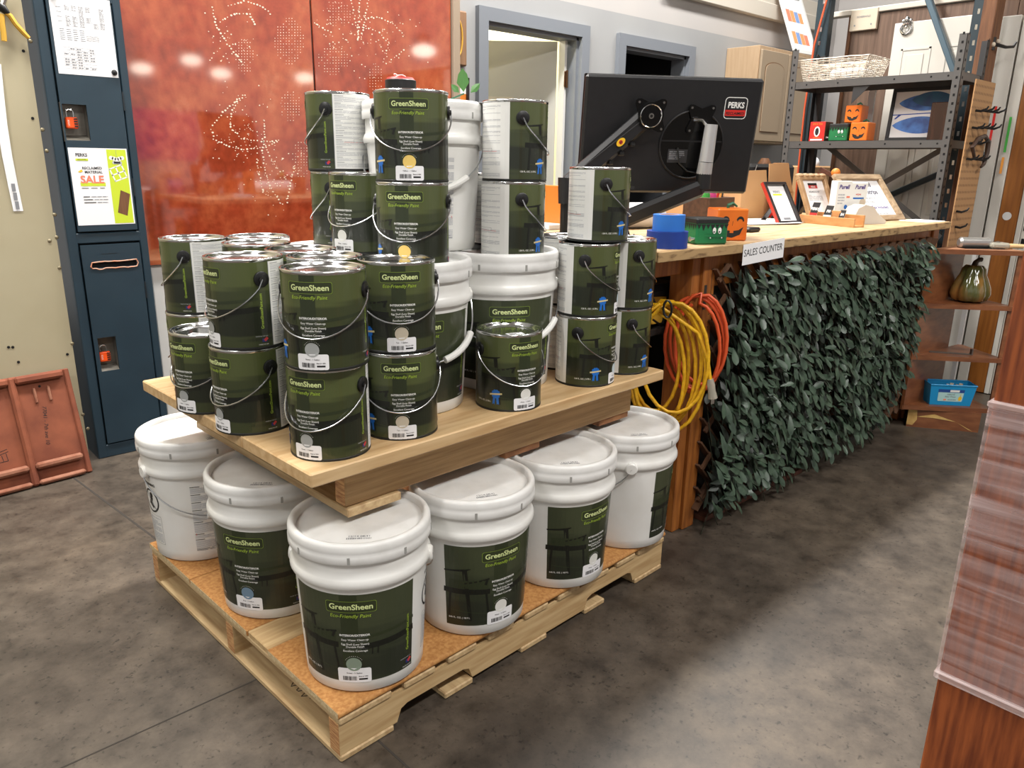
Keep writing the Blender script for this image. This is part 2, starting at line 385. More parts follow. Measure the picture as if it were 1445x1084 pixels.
# ------------------------------------------------------------------ flat print
_tc = {}
def text2d(s, bold=0.0, shear=0.0, align='CENTER'):
    k = (s, bold, shear, align)
    if k not in _tc:
        c = bpy.data.curves.new('t', 'FONT'); c.body = s; c.size = 1.0; c.offset = bold; c.shear = shear; c.align_x = align; c.resolution_u = 3
        c.fill_mode = 'FRONT'
        o = bpy.data.objects.new('t', c); me = bpy.data.meshes.new_from_object(o)
        _tc[k] = ([(v.co.x, v.co.y) for v in me.vertices], [tuple(p.vertices) for p in me.polygons])
        bpy.data.objects.remove(o); bpy.data.curves.remove(c); bpy.data.meshes.remove(me)
    return _tc[k]
class Print:
    def __init__(s, mb, fmap, step=.012, lay=.00016): s.mb = mb; s.f = fmap; s.step = step; s.lay = lay
    def P(s, u, v, off): return s.f(u, v, off*s.lay)
    def rect(s, u0, v0, u1, v1, m, off=1):
        s.mb.use(m); n = max(1, int(abs(u1-u0)/s.step+.99))
        for i in range(n):
            a, b = u0+(u1-u0)*i/n, u0+(u1-u0)*(i+1)/n
            s.mb.poly([s.P(a, v0, off), s.P(b, v0, off), s.P(b, v1, off), s.P(a, v1, off)])
    def quad(s, pts, m, off=1): s.mb.use(m); s.mb.poly([s.P(u, v, off) for u, v in pts])
    def bar(s, u0, v0, u1, v1, w, m, off=1, w1=None):
        s.mb.use(m); w1 = w if w1 is None else w1; d = Vector((u1-u0, v1-v0)); L = d.length; nrm = Vector((-d.y, d.x))/L
        n = max(1, int(abs(u1-u0)/s.step+.99))
        for i in range(n):
            q = []
            for t, sg in ((i/n, -1), ((i+1)/n, -1), ((i+1)/n, 1), (i/n, 1)):
                ww = (w+(w1-w)*t)/2; p = Vector((u0, v0))+d*t+nrm*ww*sg; q.append(s.P(p.x, p.y, off))
            s.mb.poly(q)
    def disc(s, u, v, r, m, off=1, n=20, ry=None):
        s.mb.use(m); ry = ry or r; s.mb.poly([s.P(u+r*math.cos(2*PI*k/n), v+ry*math.sin(2*PI*k/n), off) for k in range(n)])
    def ring(s, u, v, r, w, m, off=1, n=28):
        s.mb.use(m)
        for k in range(n):
            a, b = 2*PI*k/n, 2*PI*(k+1)/n
            s.mb.poly([s.P(u+q*math.cos(t), v+q*math.sin(t), off) for q, t in ((r, a), (r, b), (r-w, b), (r-w, a))])
    def rrect(s, u, v, w, h, r, m, off=1, outline=0):
        pts = []
        for cx, cy, a0 in ((1, 1, 0), (-1, 1, 90), (-1, -1, 180), (1, -1, 270)):
            for k in range(5):
                a = R_(a0+k*22.5); pts.append((cx*(w/2-r)+r*math.cos(a), cy*(h/2-r)+r*math.sin(a)))
        s.mb.use(m)
        if not outline:
            s.rect(u-w/2+r, v-h/2, u+w/2-r, v+h/2, m, off); s.rect(u-w/2, v-h/2+r, u-w/2+r, v+h/2-r, m, off); s.rect(u+w/2-r, v-h/2+r, u+w/2, v+h/2-r, m, off)
            for cx, cy, a0 in ((1, 1, 0), (-1, 1, 90), (-1, -1, 180), (1, -1, 270)):
                c = (u+cx*(w/2-r), v+cy*(h/2-r)); s.mb.use(m)
                s.mb.poly([s.P(*c, off)]+[s.P(c[0]+r*math.cos(R_(a0+k*30)), c[1]+r*math.sin(R_(a0+k*30)), off) for k in range(4)])
            return
        o = outline; N = len(pts); fx, fy = (w-2*o)/w, (h-2*o)/h
        for i in range(N):
            a, b = pts[i], pts[(i+1) % N]; k = max(1, int(abs(a[0]-b[0])/s.step+.99))
            for j in range(k):
                p = [a[q]+(b[q]-a[q])*j/k for q in (0, 1)]; p2 = [a[q]+(b[q]-a[q])*(j+1)/k for q in (0, 1)]
                s.mb.poly([s.P(u+p[0], v+p[1], off), s.P(u+p2[0], v+p2[1], off), s.P(u+p2[0]*fx, v+p2[1]*fy, off), s.P(u+p[0]*fx, v+p[1]*fy, off)])
    def text(s, t, u, v, size, m, off=2, bold=0.0, shear=0.0, align='CENTER', rot=0.0, sx=1.0):
        V, F = text2d(t, bold, shear, align); s.mb.use(m); c, sn = math.cos(rot), math.sin(rot); i0 = len(s.mb.v)
        for x, y in V:
            x, y = x*size*sx, y*size; s.mb.vert(s.P(u+x*c-y*sn, v+x*sn+y*c, off))
        for f in F: s.mb.face([i0+k for k in f])
    def lines(s, u0, u1, v0, v1, n, m, off=2, fill=.55, rnd=None, seg=(.15, .5), gap=.04):
        rnd = rnd or random.Random(3); dv = (v1-v0)/n
        for i in range(n):
            v = v0+dv*(i+.5); u = u0; W_ = u1-u0
            while u < u1-.02*W_:
                L = W_*rnd.uniform(*seg); e = min(u+L, u1)
                s.rect(u, v-abs(dv)*fill/2, e, v+abs(dv)*fill/2, m, off); u = e+W_*gap
                if rnd.random() < .12: break
    def barcode(s, u0, u1, v0, v1, m='print_black', off=3, rnd=None):
        rnd = rnd or random.Random(5); u = u0
        while u < u1:
            w = (u1-u0)*rnd.choice((.015, .03, .045)); s.rect(u, v0, min(u+w, u1), v1, m, off); u += w+(u1-u0)*rnd.choice((.015, .03))
def plane_map(o, U, V):
    o, U, V = Vector(o), Vector(U).normalized(), Vector(V).normalized(); N = U.cross(V)
    return lambda u, v, off: o+U*u+V*v+N*(off+.0002)

# ================================================================== structure
f = struct('floor', MB().use('concrete').box(-6, 24, -30, 7, -.12, 0))
def joint(p, q, w=.006):
    part('floor_joint', MB().use('joint_dark').beam((p[0], p[1], .0002), (q[0], q[1], .0002), w, .0008), f)
joint((.60, 3.4), (.69, 2.49), .007); joint((.69, 2.49), (.745, 1.1), .005); joint((.745, 1.1), (.80, -1.5), .005); joint((-3, 1.57), (.72, 1.605), .004)
YB = 3.8
w = MB().use('grey_wall')
D1 = (3.216, 4.035, 2.05); D2 = (4.49, 5.245, 2.045)
w.box(.75, D1[0], YB, YB+.12, 0, 2.25); w.box(D1[1], D2[0], YB, YB+.12, 0, 2.25); w.box(D2[1], 7.6, YB, YB+.12, 0, 2.25)
w.box(D1[0], D1[1], YB, YB+.12, D1[2], 2.25); w.box(D2[0], D2[1], YB, YB+.12, D2[2], 2.25)
w.use('upper_wall').box(.75, 7.6, YB, YB+.12, 2.25, 4.6)
wb = struct('wall_back', w)
t = MB().use('cream_trim').box(4.9, 7.4, YB-.05, YB, 2.44, 2.56, .006); t.box(4.9, 7.4, YB-.025, YB, 2.56, 2.68, .004)
struct('trim_1', t)
struct('wall_left', MB().use('beige_metal').box(-3.2, .715, 3.43, 3.49, 0, 4.6))
wl = bpy.data.objects['wall_left']
rv = MB().use('rivet'); hl = MB().use('black_hole')
for px, py in ((43, 58), (60, 183), (66, 213), (77, 303), (70, 340), (80, 335), (84, 378), (102, 485), (117, 585), (123, 640), (124, 605)):
    p = aty(px, py, 3.43); rv.sphere((p.x, 3.43, p.z), .0075, 8, 6, (1, .5, 1))
for px, py in ((33, 72), (46, 167), (12, 490), (18, 490), (26, 511), (95, 500), (106, 577)):
    p = aty(px, py, 3.43); hl.cyl((p.x, 3.4295, p.z), (p.x, 3.4285, p.z), .0055, 8)
part('rivets', rv, wl); part('screw_holes', hl, wl)
struct('wall_right', MB().use('upper_wall').box(7.6, 7.7, -2.5, 3.92, 0, 4.6))
# office behind door 1 and dark room behind door 2
w = MB().use('office_wall'); w.box(2.9, 4.3, 6.6, 6.7, 0, 2.75); w.box(2.8, 2.9, YB+.12, 6.7, 0, 2.75); w.box(4.2, 4.3, YB+.12, 6.7, 0, 2.75); w.box(2.8, 4.3, YB+.12, 6.7, 2.75, 2.82)
struct('wall_office', w)
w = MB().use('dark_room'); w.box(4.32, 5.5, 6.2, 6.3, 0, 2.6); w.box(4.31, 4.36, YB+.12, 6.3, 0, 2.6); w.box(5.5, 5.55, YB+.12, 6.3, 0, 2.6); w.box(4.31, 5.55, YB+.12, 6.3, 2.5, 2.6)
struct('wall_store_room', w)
def door(n, D, cas=.075):
    x0, x1, zt = D; m = MB().use('frame_grey'); y0 = YB-.035
    pr = [(x0-cas, x0), (x1, x1+cas)]
    m.prism([(x0-cas, 0), (x0, 0), (x0, zt), (x0-cas, zt+cas)], lambda u, v, s: Vector((u, y0+s*.055, v))); m.prism([(x1, 0), (x1+cas, 0), (x1+cas, zt+cas), (x1, zt)], lambda u, v, s: Vector((u, y0+s*.055, v)))
    # mitred head
    m.prism([(x0-cas, zt+cas), (x0, zt), (x1, zt), (x1+cas, zt+cas)], lambda u, v, s: Vector((u, y0+s*.055, v)))
    m.box(x0, x0+.02, YB, YB+.12, 0, zt); m.box(x1-.02, x1, YB, YB+.12, 0, zt); m.box(x0, x1, YB, YB+.12, zt-.02, zt)
    return struct('door_%d' % n, m)
d1 = door(1, D1); d2 = door(2, D2)
def leaf_part(dr, hx, hy, ang, wd, h, mt):
    M = Matrix.Translation((hx, hy, 0)) @ Matrix.Rotation(ang, 4, 'Z')
    return part('door_leaf', MB().use(mt).box(-wd, 0, -.02, .02, .01, h, .003, M), dr)
l1 = leaf_part(d1, D1[1]-.06, YB+.14, R_(-42), .80, 2.03, 'door_grey')
part('door_edge_strip', MB().use('white_panel').box(D1[1]-.065, D1[1]-.045, YB+.06, YB+.115, .01, 2.03), d1)
for z in (1.79, 1.05, .3): part('hinge', MB().use('hinge_brown').box(D1[1]-.07, D1[1]-.035, YB+.05, YB+.06, z-.05, z+.05, .003).cyl((D1[1]-.052, YB+.047, z-.055), (D1[1]-.052, YB+.047, z+.055), .008, 8), d1)
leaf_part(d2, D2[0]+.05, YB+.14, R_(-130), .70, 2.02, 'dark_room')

# ================================================================== paint cans
CR, CH = .0822, .193
def cmap(R): return lambda u, v, off: Vector(((R+off+.0003)*math.sin(u/R), -(R+off+.0003)*math.cos(u/R), v))
def draw_front(p, zt, s, name, swatch, gallons, url_u, tag_parts):
    """p: Print on the label; depth from the label's top edge is scaled by s"""
    Z = lambda d: zt-d*s
    # chair
    def bar(u0, d0, u1, d1, w, m='chair_dark', off=1, w1=None): p.bar(u0*s, Z(d0), u1*s, Z(d1), w*s, m, off, None if w1 is None else w1*s)
    bar(-.120, .056, -.078, .053, .003, w1=.005); bar(-.078, .053, -.066, .050, .005, w1=.002)
    bar(-.078, .053, -.066, .170, .010, w1=.006)
    bar(-.110, .084, -.030, .087, .018, 'chair_mid')
    bar(-.122, .100, -.026, .104, .012)
    bar(-.078, .083, -.028, .075, .003, w1=.004); bar(-.032, .076, -.036, .088, .005)
    bar(-.034, .108, -.028, .160, .0045); bar(-.108, .106, -.112, .160, .005)
    bar(-.110, .145, -.030, .155, .002, 'chair_mid')
    # bench at the right of the picture
    bar(.020, .088, .120, .078, .006, 'chair_mid'); bar(.015, .108, .120, .100, .012, 'chair_dark'); bar(.045, .112, .044, .125, .003); bar(.035, .112, .034, .125, .002)
    p.rect(-.019*s, Z(.165), .011*s, Z(0.001), 'chair_mid', .5)
    p.rrect(0, Z(.025), .088*s, .0225*s, .004*s, 'print_box', 2)
    p.rrect(0, Z(.025), .088*s, .0225*s, .004*s, 'print_outline', 3, .0007*s)
    p.text('GreenSheen', 0, Z(.0297), .0152*s, 'print_cream', 4, .022)
    p.text('Eco-Friendly Paint', -.002*s, Z(.0465), .0098*s, 'print_lime', 3, .004, .18)
    p.text('INTERIOR/EXTERIOR', .004*s, Z(.085), .0058*s, 'print_white', 3, .03)
    for d, t in ((.0945, 'Easy Water Clean-up'), (.1035, 'Egg Shell (Low Sheen)'), (.109, 'Durable Finish'), (.1175, 'Excellent Coverage')):
        p.text(t, .004*s, Z(d), .0056*s, 'print_white', 3, .01)
    for d in (.0875, .097, .1115): p.rect(-.018*s, Z(d), .026*s, Z(d)+.0003*s, 'print_grey', 3)
    p.text('GreenSheenPaint.com', url_u*s, Z(.105), .0085*s, 'print_lime', 3, .008, 0, 'CENTER', PI/2)
    fu = url_u*s
    p.rect(fu-.006*s, Z(.172), fu+.005*s, Z(.164), 'flag_blue', 3); p.bar(fu-.001*s, Z(.169), fu+.006*s, Z(.163), .006*s, 'flag_red', 4)
    p.text('MADE IN USA', fu-.003*s, Z(.178), .0035*s, 'print_white', 4); p.text('MADE IN THE USA', fu-.006*s, Z(.160), .0032*s, 'print_lightgrey', 4)
    for k in range(-5, 6):
        a = PI/2-k*.20; p.disc(.0172*s*math.cos(a), Z(.144-.0172*math.sin(a)), .0006*s, 'print_white', 4, 6)
    # award ribbon and volume
    if tag_parts != 'bucket':
        ru = -.076
        for k in (-1, 1): p.quad([((ru+k*.004-.003)*s, Z(.150)), ((ru+k*.004+.003)*s, Z(.150)), ((ru+k*.006+.003)*s, Z(.170)), ((ru+k*.006)*s, Z(.167)), ((ru+k*.006-.003)*s, Z(.170))], 'ribbon_blue', 2)
        for k in range(10): p.disc((ru+.0088*math.cos(k*PI/5))*s, Z(.143+.0088*math.sin(k*PI/5)), .0032*s, 'ribbon_blue', 2, 10)
        p.disc(ru*s, Z(.143), .0095*s, 'ribbon_blue', 3)
        p.bar((ru-.016)*s, Z(.1445), (ru+.016)*s, Z(.1415), .004*s, 'ribbon_gold', 4)
    p.text('128 FL. OZ. | 3.78 L' if tag_parts != 'bucket' else '640 FL. OZ. | 18.9 L', -.112*s if tag_parts != 'bucket' else -.09*s, Z(.165), .0055*s, 'print_white', 3, .01)
def draw_tag(p, zt, s, name, gallons):
    Z = lambda d: zt-d*s
    p.rrect(0, Z(.168), .062*s, .031*s, .004*s, 'paper_white', 4)
    p.text('%s - %d Gallon' % (name, gallons), 0, Z(.1645), .0042*s, 'print_black', 5, .01)
    p.barcode(-.022*s, .004*s, Z(.179), Z(.170), off=5); p.text('Base # 1000', .016*s, Z(.1715), .0034*s, 'print_black', 5, .02)
    p.rect(.008*s, Z(.178), .024*s, Z(.1745), 'print_black', 5)
can_meshes = {}
def build_can_meshes():
    m = MB().use('dark_rim'); m.lathe([(.079, 0), (CR+.0008, .0), (CR+.0008, .004), (CR-.0008, .0055)], 48)
    m.use('tin').lathe([(CR-.0008, .0055), (CR-.0006, .186)], 48, cap0=False, cap1=False)
    can_meshes['can_body'] = m.mesh('can_body')
    m = MB().use('tin'); m.lathe([(CR-.0006, .185), (CR+.0010, .187), (CR+.0014, .190), (CR+.0006, .1925), (CR-.0010, .193), (CR-.003, .1915), (CR-.004, .187),
        (CR-.008, .1865), (CR-.0095, .190), (CR-.0115, .1905), (CR-.013, .188), (CR-.015, .1845), (CR-.020, .184), (0, .1842)], 56, cap0=False)
    can_meshes['lid'] = m.mesh('lid', smooth=60)
    m = MB(); p = Print(m, plane_map((0, -.032, .1843), (1, 0, 0), (0, 1, 0)))
    p.rect(-.022, -.011, .022, .011, 'paper_white', 1); p.barcode(-.016, .002, -.007, .001, off=2); p.lines(-.016, .016, .008, .003, 2, 'print_black', 2)
    can_meshes['lid_sticker'] = m.mesh('lid_sticker', recalc=False)
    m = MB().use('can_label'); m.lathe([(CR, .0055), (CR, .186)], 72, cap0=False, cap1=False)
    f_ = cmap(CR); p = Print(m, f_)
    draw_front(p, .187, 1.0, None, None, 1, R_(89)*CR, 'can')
    a0, a1 = R_(103)*CR, R_(248)*CR
    p.rect(a0, .0058, a1, .1858, 'print_white', 1)
    rnd = random.Random(11); g = 'print_lightgrey'
    c1 = (a0+.004, (a0+a1)/2-.002, a1-.004)
    v = .182
    while v > .012:
        k = rnd.choice((2, 3, 4, 5)); p.rect(c1[0], v-.0012, c1[0]+.02*rnd.uniform(.6, 1.2), v, 'print_grey', 2); v -= .0028
        p.lines(c1[0], c1[2]-.02, v, v-.0024*k, k, g, 2, .42, rnd, (.1, .35), .012); v -= .0024*k+.0025
    p.rect(c1[0]+.02, .0705, c1[2]-.03, .0713, 'red', 3); p.rrect((a0+a1)/2, .0745, .11, .008, .002, 'print_grey', 3, .0005)
    p.rect(a0-.0012, .0058, a0, .1858, 'print_lightgrey', 1)
    can_meshes['label'] = m.mesh('label', recalc=False, smooth=0)
    for k, (a, z) in enumerate(((-90, .150), (90, .150))):
        m = MB().use('black_plastic'); A = R_(a); d = Vector((math.sin(A), -math.cos(A), 0)); o = d*(CR-.001)+Vector((0, 0, z))
        m.tube([o, o+d*.0045, o+d*.0055], [.0165, .0165, .015], 20); m.tube([o+d*.0055, o+d*.009], .007, 12)
        can_meshes['ear', k] = m.mesh('ear')
    path = []
    for i in range(33):
        a = -90+180*i/32; A = R_(a); c = math.cos(A); r = CR+.0085-.0035*c
        path.append((r*math.sin(A), -r*math.cos(A), .150-.082*(c**.75 if c > 0 else 0)-.003))
    path[0] = (-(CR+.007), 0, .150); path[-1] = ((CR+.007), 0, .150)
    can_meshes['bail'] = MB().use('wire').tube(path, .0017, 6).mesh('bail')
build_can_meshes()
def sw_mesh(colr, text, gallons, R, zt, s, fm):
    k = ('tag', colr, gallons)
    if k not in can_meshes:
        m = MB(); draw_tag(Print(m, fm), zt, s, text, gallons); a = m.mesh('price_tag', recalc=False, smooth=0)
        m = MB(); Print(m, fm).disc(0, zt-.144*s, .0142*s, 'swatch_'+colr, 6, 24); b = m.mesh('swatch', recalc=False, smooth=0)
        can_meshes[k] = (a, b)
    return can_meshes[k]
TXT = dict(stone='Stone', tan='Tan', yellow='Yellow', white='White', sky='White', sage='Green', slate='Blue')
def facing(x, y, a): return math.atan2(-y, -x)+PI/2+R_(a)
def can(x, y, z, a, sw, label, group):
    r = root('paint_can', label, 'paint can', (x, y, z), facing(x, y, a), group)
    link('can_body', can_meshes['can_body'], r); ld = link('lid', can_meshes['lid'], r)
    st = link('lid_sticker', can_meshes['lid_sticker'], ld); st.rotation_euler = (0, 0, random.uniform(-.4, .4)-R_(a)*.8)
    link('label', can_meshes['label'], r)
    tg, sd = sw_mesh(sw, TXT[sw], 1, CR, .187, 1.0, cmap(CR)); t_ = link('price_tag', tg, r); link('colour_swatch', sd, r)['label'] = {'stone': 'grey', 'sky': 'pale blue'}.get(sw, sw)+' round colour swatch'
    for k in (0, 1): link('ear', can_meshes['ear', k], r)
    link('bail', can_meshes['bail'], r)
    return r
TZ, LZ = .6533, .1285
BH, BP = .366, .349
G1 = 'green one-gallon paint cans on the upper platform'
def stack(x, y, z, specs):
    for k, s in enumerate(specs):
        dx, dy = s[3] if len(s) > 3 else (0, 0)
        can(x+dx, y+dy, z+k*(CH+.0004), s[0], s[1], s[2], G1)
pr_ = 'green gallon paint can '
stack(.742, 1.375, TZ, [(-35, 'stone', pr_+'with grey swatch, lower of the frontmost stack at the platform corner'),
                        (-20, 'stone', pr_+'with grey swatch, upper of the frontmost stack at the platform corner', (-.006, -.016))])
stack(.925, 1.382, TZ, [(2, 'tan', pr_+'with tan swatch, lower one of the two-high tan stack'),
                        (5, 'tan', pr_+'with tan swatch, upper one of the two-high tan stack', (.004, .008))])
stack(.684, 1.624, TZ, [(-59, 'stone', pr_+'on the left platform edge, lower, behind the frontmost stack'),
                        (-67, 'stone', pr_+'on the left platform edge, upper, behind the frontmost stack', (.004, -.004))])
stack(.668, 1.826, TZ, [(-49, 'stone', pr_+'standing single on the left platform edge, its lid in view')])
stack(.745, 2.073, TZ, [(-104, 'stone', pr_+'at the far left platform corner, lower of two'),
                        (-108, 'stone', pr_+'at the far left platform corner, upper, text panel turned right', (.003, 0))])
stack(.905, 2.022, TZ, [(-110, 'stone', pr_+'farthest back in the left group, lower of two'),
                        (-112, 'stone', pr_+'farthest back in the left group, upper, pale text panel showing')])
stack(.838, 1.862, TZ, [(-60, 'stone', pr_+'in the middle of the left group, under the second-farthest lid'),
                        (-62, 'stone', pr_+'with the second-farthest lid of the left group', (-.010, 0))])
stack(.856, 1.692, TZ, [(-50, 'stone', pr_+'in the middle of the left group, under the third-farthest lid'),
                        (-40, 'stone', pr_+'with the third-farthest lid of the left group', (-.002, -.016))])
stack(.834, 1.527, TZ, [(-40, 'stone', pr_+'hidden low behind the frontmost and tan stacks'),
                        (-30, 'stone', pr_+'whose lid shows right behind the frontmost stack', (-.002, -.004))])
stack(1.247, 1.374, TZ, [(31, 'white', pr_+'with white swatch, standing alone before a white bucket')])
stack(1.557, 1.396, TZ, [(74, 'sky', pr_+'bottom of the three-high stack by the counter'),
                         (83, 'sky', pr_+'middle of the three-high stack by the counter', (.001, .003)),
                         (102, 'sky', pr_+'top of the three-high stack, in front of the monitor', (.052, .022))])
stack(1.735, 1.414, TZ, [(109, 'sky', pr_+'lower of the rightmost stack, beside the yellow cord'),
                         (113, 'sky', pr_+'upper of the rightmost stack, beside the blue tape', (-.002, -.004))])
stack(1.632, 1.565, TZ, [(118, 'sky', pr_+'mostly hidden behind the three-high stack, lower'),
                         (118, 'sky', pr_+'mostly hidden behind the three-high stack, upper')])
ZB = TZ+BP
stack(1.085, 1.872, TZ+BH, [(-111, 'stone', pr_+'on a bucket at the back left, lower of the tall pair'),
                            (-111, 'stone', pr_+'on a bucket at the back left, upper, text panel showing', (-.006, -.004))])
stack(1.045, 1.702, TZ+BH, [(-42, 'white', pr_+'with white swatch, single on a bucket before the tall pair')])
stack(1.043, 1.488, ZB, [(-14, 'yellow', pr_+'with yellow swatch, lower of the pair on a bucket'),
                         (-4, 'yellow', pr_+'with yellow swatch, upper of the pair on a bucket', (.004, .004))])
stack(1.370, 1.502, ZB, [(105, 'sky', pr_+'on a bucket before the open door, lower of the pair'),
                         (103, 'sky', pr_+'on a bucket before the open door, upper of the pair', (.006, .004))])
stack(1.455, 1.645, TZ+BH, [(112, 'sky', pr_+'half hidden between the white bucket and the can pair')])

# ================================================================== five-gallon buckets
def brad(z): return .1325+(.1475-.1325)*min(max(z, 0), .30)/.30
def bmap(u, v, off):
    r = brad(v)+.0004+off; a = u/.140
    return Vector((r*math.sin(a), -r*math.cos(a), v))
bk = {}
def build_bucket_meshes():
    m = MB().use('white_plastic'); m.lathe([(.120, 0), (.1285, .0005), (.1325, .004), (brad(.03), .03), (brad(.262), .262)], 64, cap1=False)
    # skirt and neck rings
    m.lathe([(brad(.262), .262), (.1530, .2635), (.1550, .268), (.1550, .276), (.1515, .284), (.1490, .287), (.1480, .300), (.1480, .330)], 64, cap0=False, cap1=False)
    bk['bucket_body'] = m.mesh('bucket_body', smooth=50)
    m = MB().use('bucket_lid_plastic')
    m.lathe([(.1490, .3215), (.1545, .3205), (.1560, .323), (.1562, .338), (.1545, .342), (.1555, .346), (.1550, .358), (.1525, .3635), (.1480, .366), (.1430, .3655), (.1395, .362),
             (.1375, .3505), (.134, .349), (.118, .349), (.1165, .3497), (0, .3495)], 72, cap0=False)
    bk['lid'] = m.mesh('lid', smooth=50)
    m = MB().use('slot_grey')
    for k in range(8):
        A = 2*PI*(k+.25)/8; M = Matrix.Rotation(A, 4, 'Z') @ Matrix.Translation((0, -.1562, .3315)); m.box(-.0028, .0028, -.0006, .001, -.0075, .0075, .0, M)
    bk['tear_slots'] = m.mesh('tear_slots')
    m = MB(); p = Print(m, plane_map((.015, -.085, .3497), (1, .1, 0), (-.1, 1, 0))); p.text('12/14 08:41', 0, 0, .010, 'print_grey', 1, .02); p.barcode(-.026, .026, -.010, -.003, 'print_grey', 1)
    bk['date_stamp'] = m.mesh('date_stamp', recalc=False)
    zt = .248; s = 1.2
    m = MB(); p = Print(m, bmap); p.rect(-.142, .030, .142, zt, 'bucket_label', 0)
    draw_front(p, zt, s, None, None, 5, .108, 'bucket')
    bk['front_label'] = m.mesh('front_label', recalc=False, smooth=0)
    m = MB(); p = Print(m, bmap); c = PI*.140; rnd = random.Random(4)
    for ua, ub in ((c-.085, c+.035), (c+.045, c+.105)):
        v = .235
        while v > .045:
            k = rnd.choice((3, 5, 7, 9)); p.rect(ua, v-.0018, ua+.025, v, 'print_black', 1); v -= .004
            p.lines(ua, ub, v, v-.0034*k, k, 'print_lightgrey', 1, .5, rnd, (.2, .5), .012); v -= .0034*k+.003
        p.rect(ua, .118, ub, .1188, 'print_grey', 1); p.rect(ua, .082, ub, .0828, 'print_grey', 1); p.text('!', ua+.004, .084, .008, 'red', 2, .03); p.text('!', ub-.004, .084, .008, 'red', 2, .03)
        p.lines(ua, ub, .042, .034, 3, 'print_grey', 1, .5, rnd, (.2, .4), .05)
    for sd in (1,):
        u = R_(90)*.140*sd
        p.text('WARNING', u+.004, .226, .011, 'print_black', 1, .03); p.ring(u, .178, .036, .005, 'print_black', 1, 36)
        p.disc(u+.004, .196, .008, 'print_black', 1); p.bar(u+.004, .19, u-.006, .165, .013, 'print_black', 1); p.bar(u-.004, .168, u+.010, .158, .008, 'print_black', 1); p.bar(u-.022, .204, u+.022, .152, .003, 'print_grey', 2)
        p.rrect(u, .09, .07, .09, .003, 'print_grey', 1, .0008); p.lines(u-.03, u+.03, .128, .05, 16, 'print_lightgrey', 1, .5, rnd)
    bk['back_print'] = m.mesh('back_print', recalc=False, smooth=0)
    for k, a in enumerate((-90, 90)):
        m = MB().use('white_plastic'); A = R_(a); d = Vector((math.sin(A), -math.cos(A), 0)); o = d*.147+Vector((0, 0, .268))
        m.tube([o, o+d*.009, o+d*.0125], [.0195, .0185, .015], 20)
        bk['ear', k] = m.mesh('ear')
    def bail(front, gripdeg, drop):
        path = []; sgn = 1 if front else -1; N = 36; grip = []
        for i in range(N+1):
            a = -90+180*i/N; A = R_(a); c = max(math.cos(A), 0); r = .158-.004*c; z = .268-drop*c**.7
            q = (r*math.sin(A), -sgn*r*math.cos(A), z); path.append(q)
            if abs(a-gripdeg*sgn) < 23: grip.append(q)
        return MB().use('wire').tube(path, .0019, 6).mesh('bail'), MB().use('white_plastic').tube(grip, .0085, 10).mesh('grip')
    bk['bail_front'] = bail(True, 38, .135); bk['bail_back'] = bail(False, 0, .125); bk['bail_back2'] = bail(False, 35, .125)
build_bucket_meshes()
def bucket(x, y, z, a, sw, label, group, bail='bail_back', front=True):
    r = root('paint_bucket', label, 'bucket', (x, y, z), facing(x, y, a), group)
    link('bucket_body', bk['bucket_body'], r); ld = link('lid', bk['lid'], r); ld.rotation_euler = (0, 0, random.uniform(-.3, .3))
    link('tear_slots', bk['tear_slots'], ld); st = link('date_stamp', bk['date_stamp'], ld); st.rotation_euler = (0, 0, -R_(a)*.8)
    link('front_label', bk['front_label'], r)
    tg, sd = sw_mesh(sw, TXT[sw], 5, .14, .248, 1.2, bmap); link('price_tag', tg, r); link('colour_swatch', sd, r)
    link('back_print', bk['back_print'], r)
    for k in (0, 1): link('ear', bk['ear', k], r)
    b = link('bail', bk[bail][0], r); link('grip', bk[bail][1], b)
    return r
G2 = 'white five-gallon buckets on the lower pallet'; G3 = 'white five-gallon buckets on the upper platform'
b_ = 'white five-gallon bucket '
bucket(.727, 2.156, LZ, 204, 'slate', b_+'at the back left pallet corner, text side out', G2, 'bail_back')
bucket(.762, 1.745, LZ, -32, 'slate', b_+'with green label on the left pallet side, second from front', G2)
bucket(.792, 1.355, LZ, -11, 'sage', b_+'at the front pallet corner, green label facing the camera', G2)
bucket(1.110, 1.352, LZ, 31, 'white', b_+'on the front pallet edge, just right of the corner bucket', G2)
bucket(1.430, 1.358, LZ, 47, 'white', b_+'on the front pallet edge, third from the front corner', G2)
bucket(1.745, 1.380, LZ, 97, 'sage', b_+'at the right pallet end, wire handle facing the camera', G2)
bucket(1.375, 1.552, TZ, 10, 'sage', b_+'with green label behind the single front can', G3, 'bail_front')
bucket(1.062, 1.540, TZ, 12, 'sage', b_+'behind the tan can stack, under the yellow-swatch cans', G3, 'bail_front')
bucket(1.060, 1.856, TZ, 30, 'sage', b_+'at the back of the platform under the tall can pair', G3)
bucket(1.368, 1.872, TZ, 60, 'sage', b_+'at the back of the platform, mostly hidden by other buckets', G3)
bucket(1.225, 1.692, TZ+BH, 168, 'sage', b_+'stacked on top of other buckets, text side out', G3, 'bail_back2')

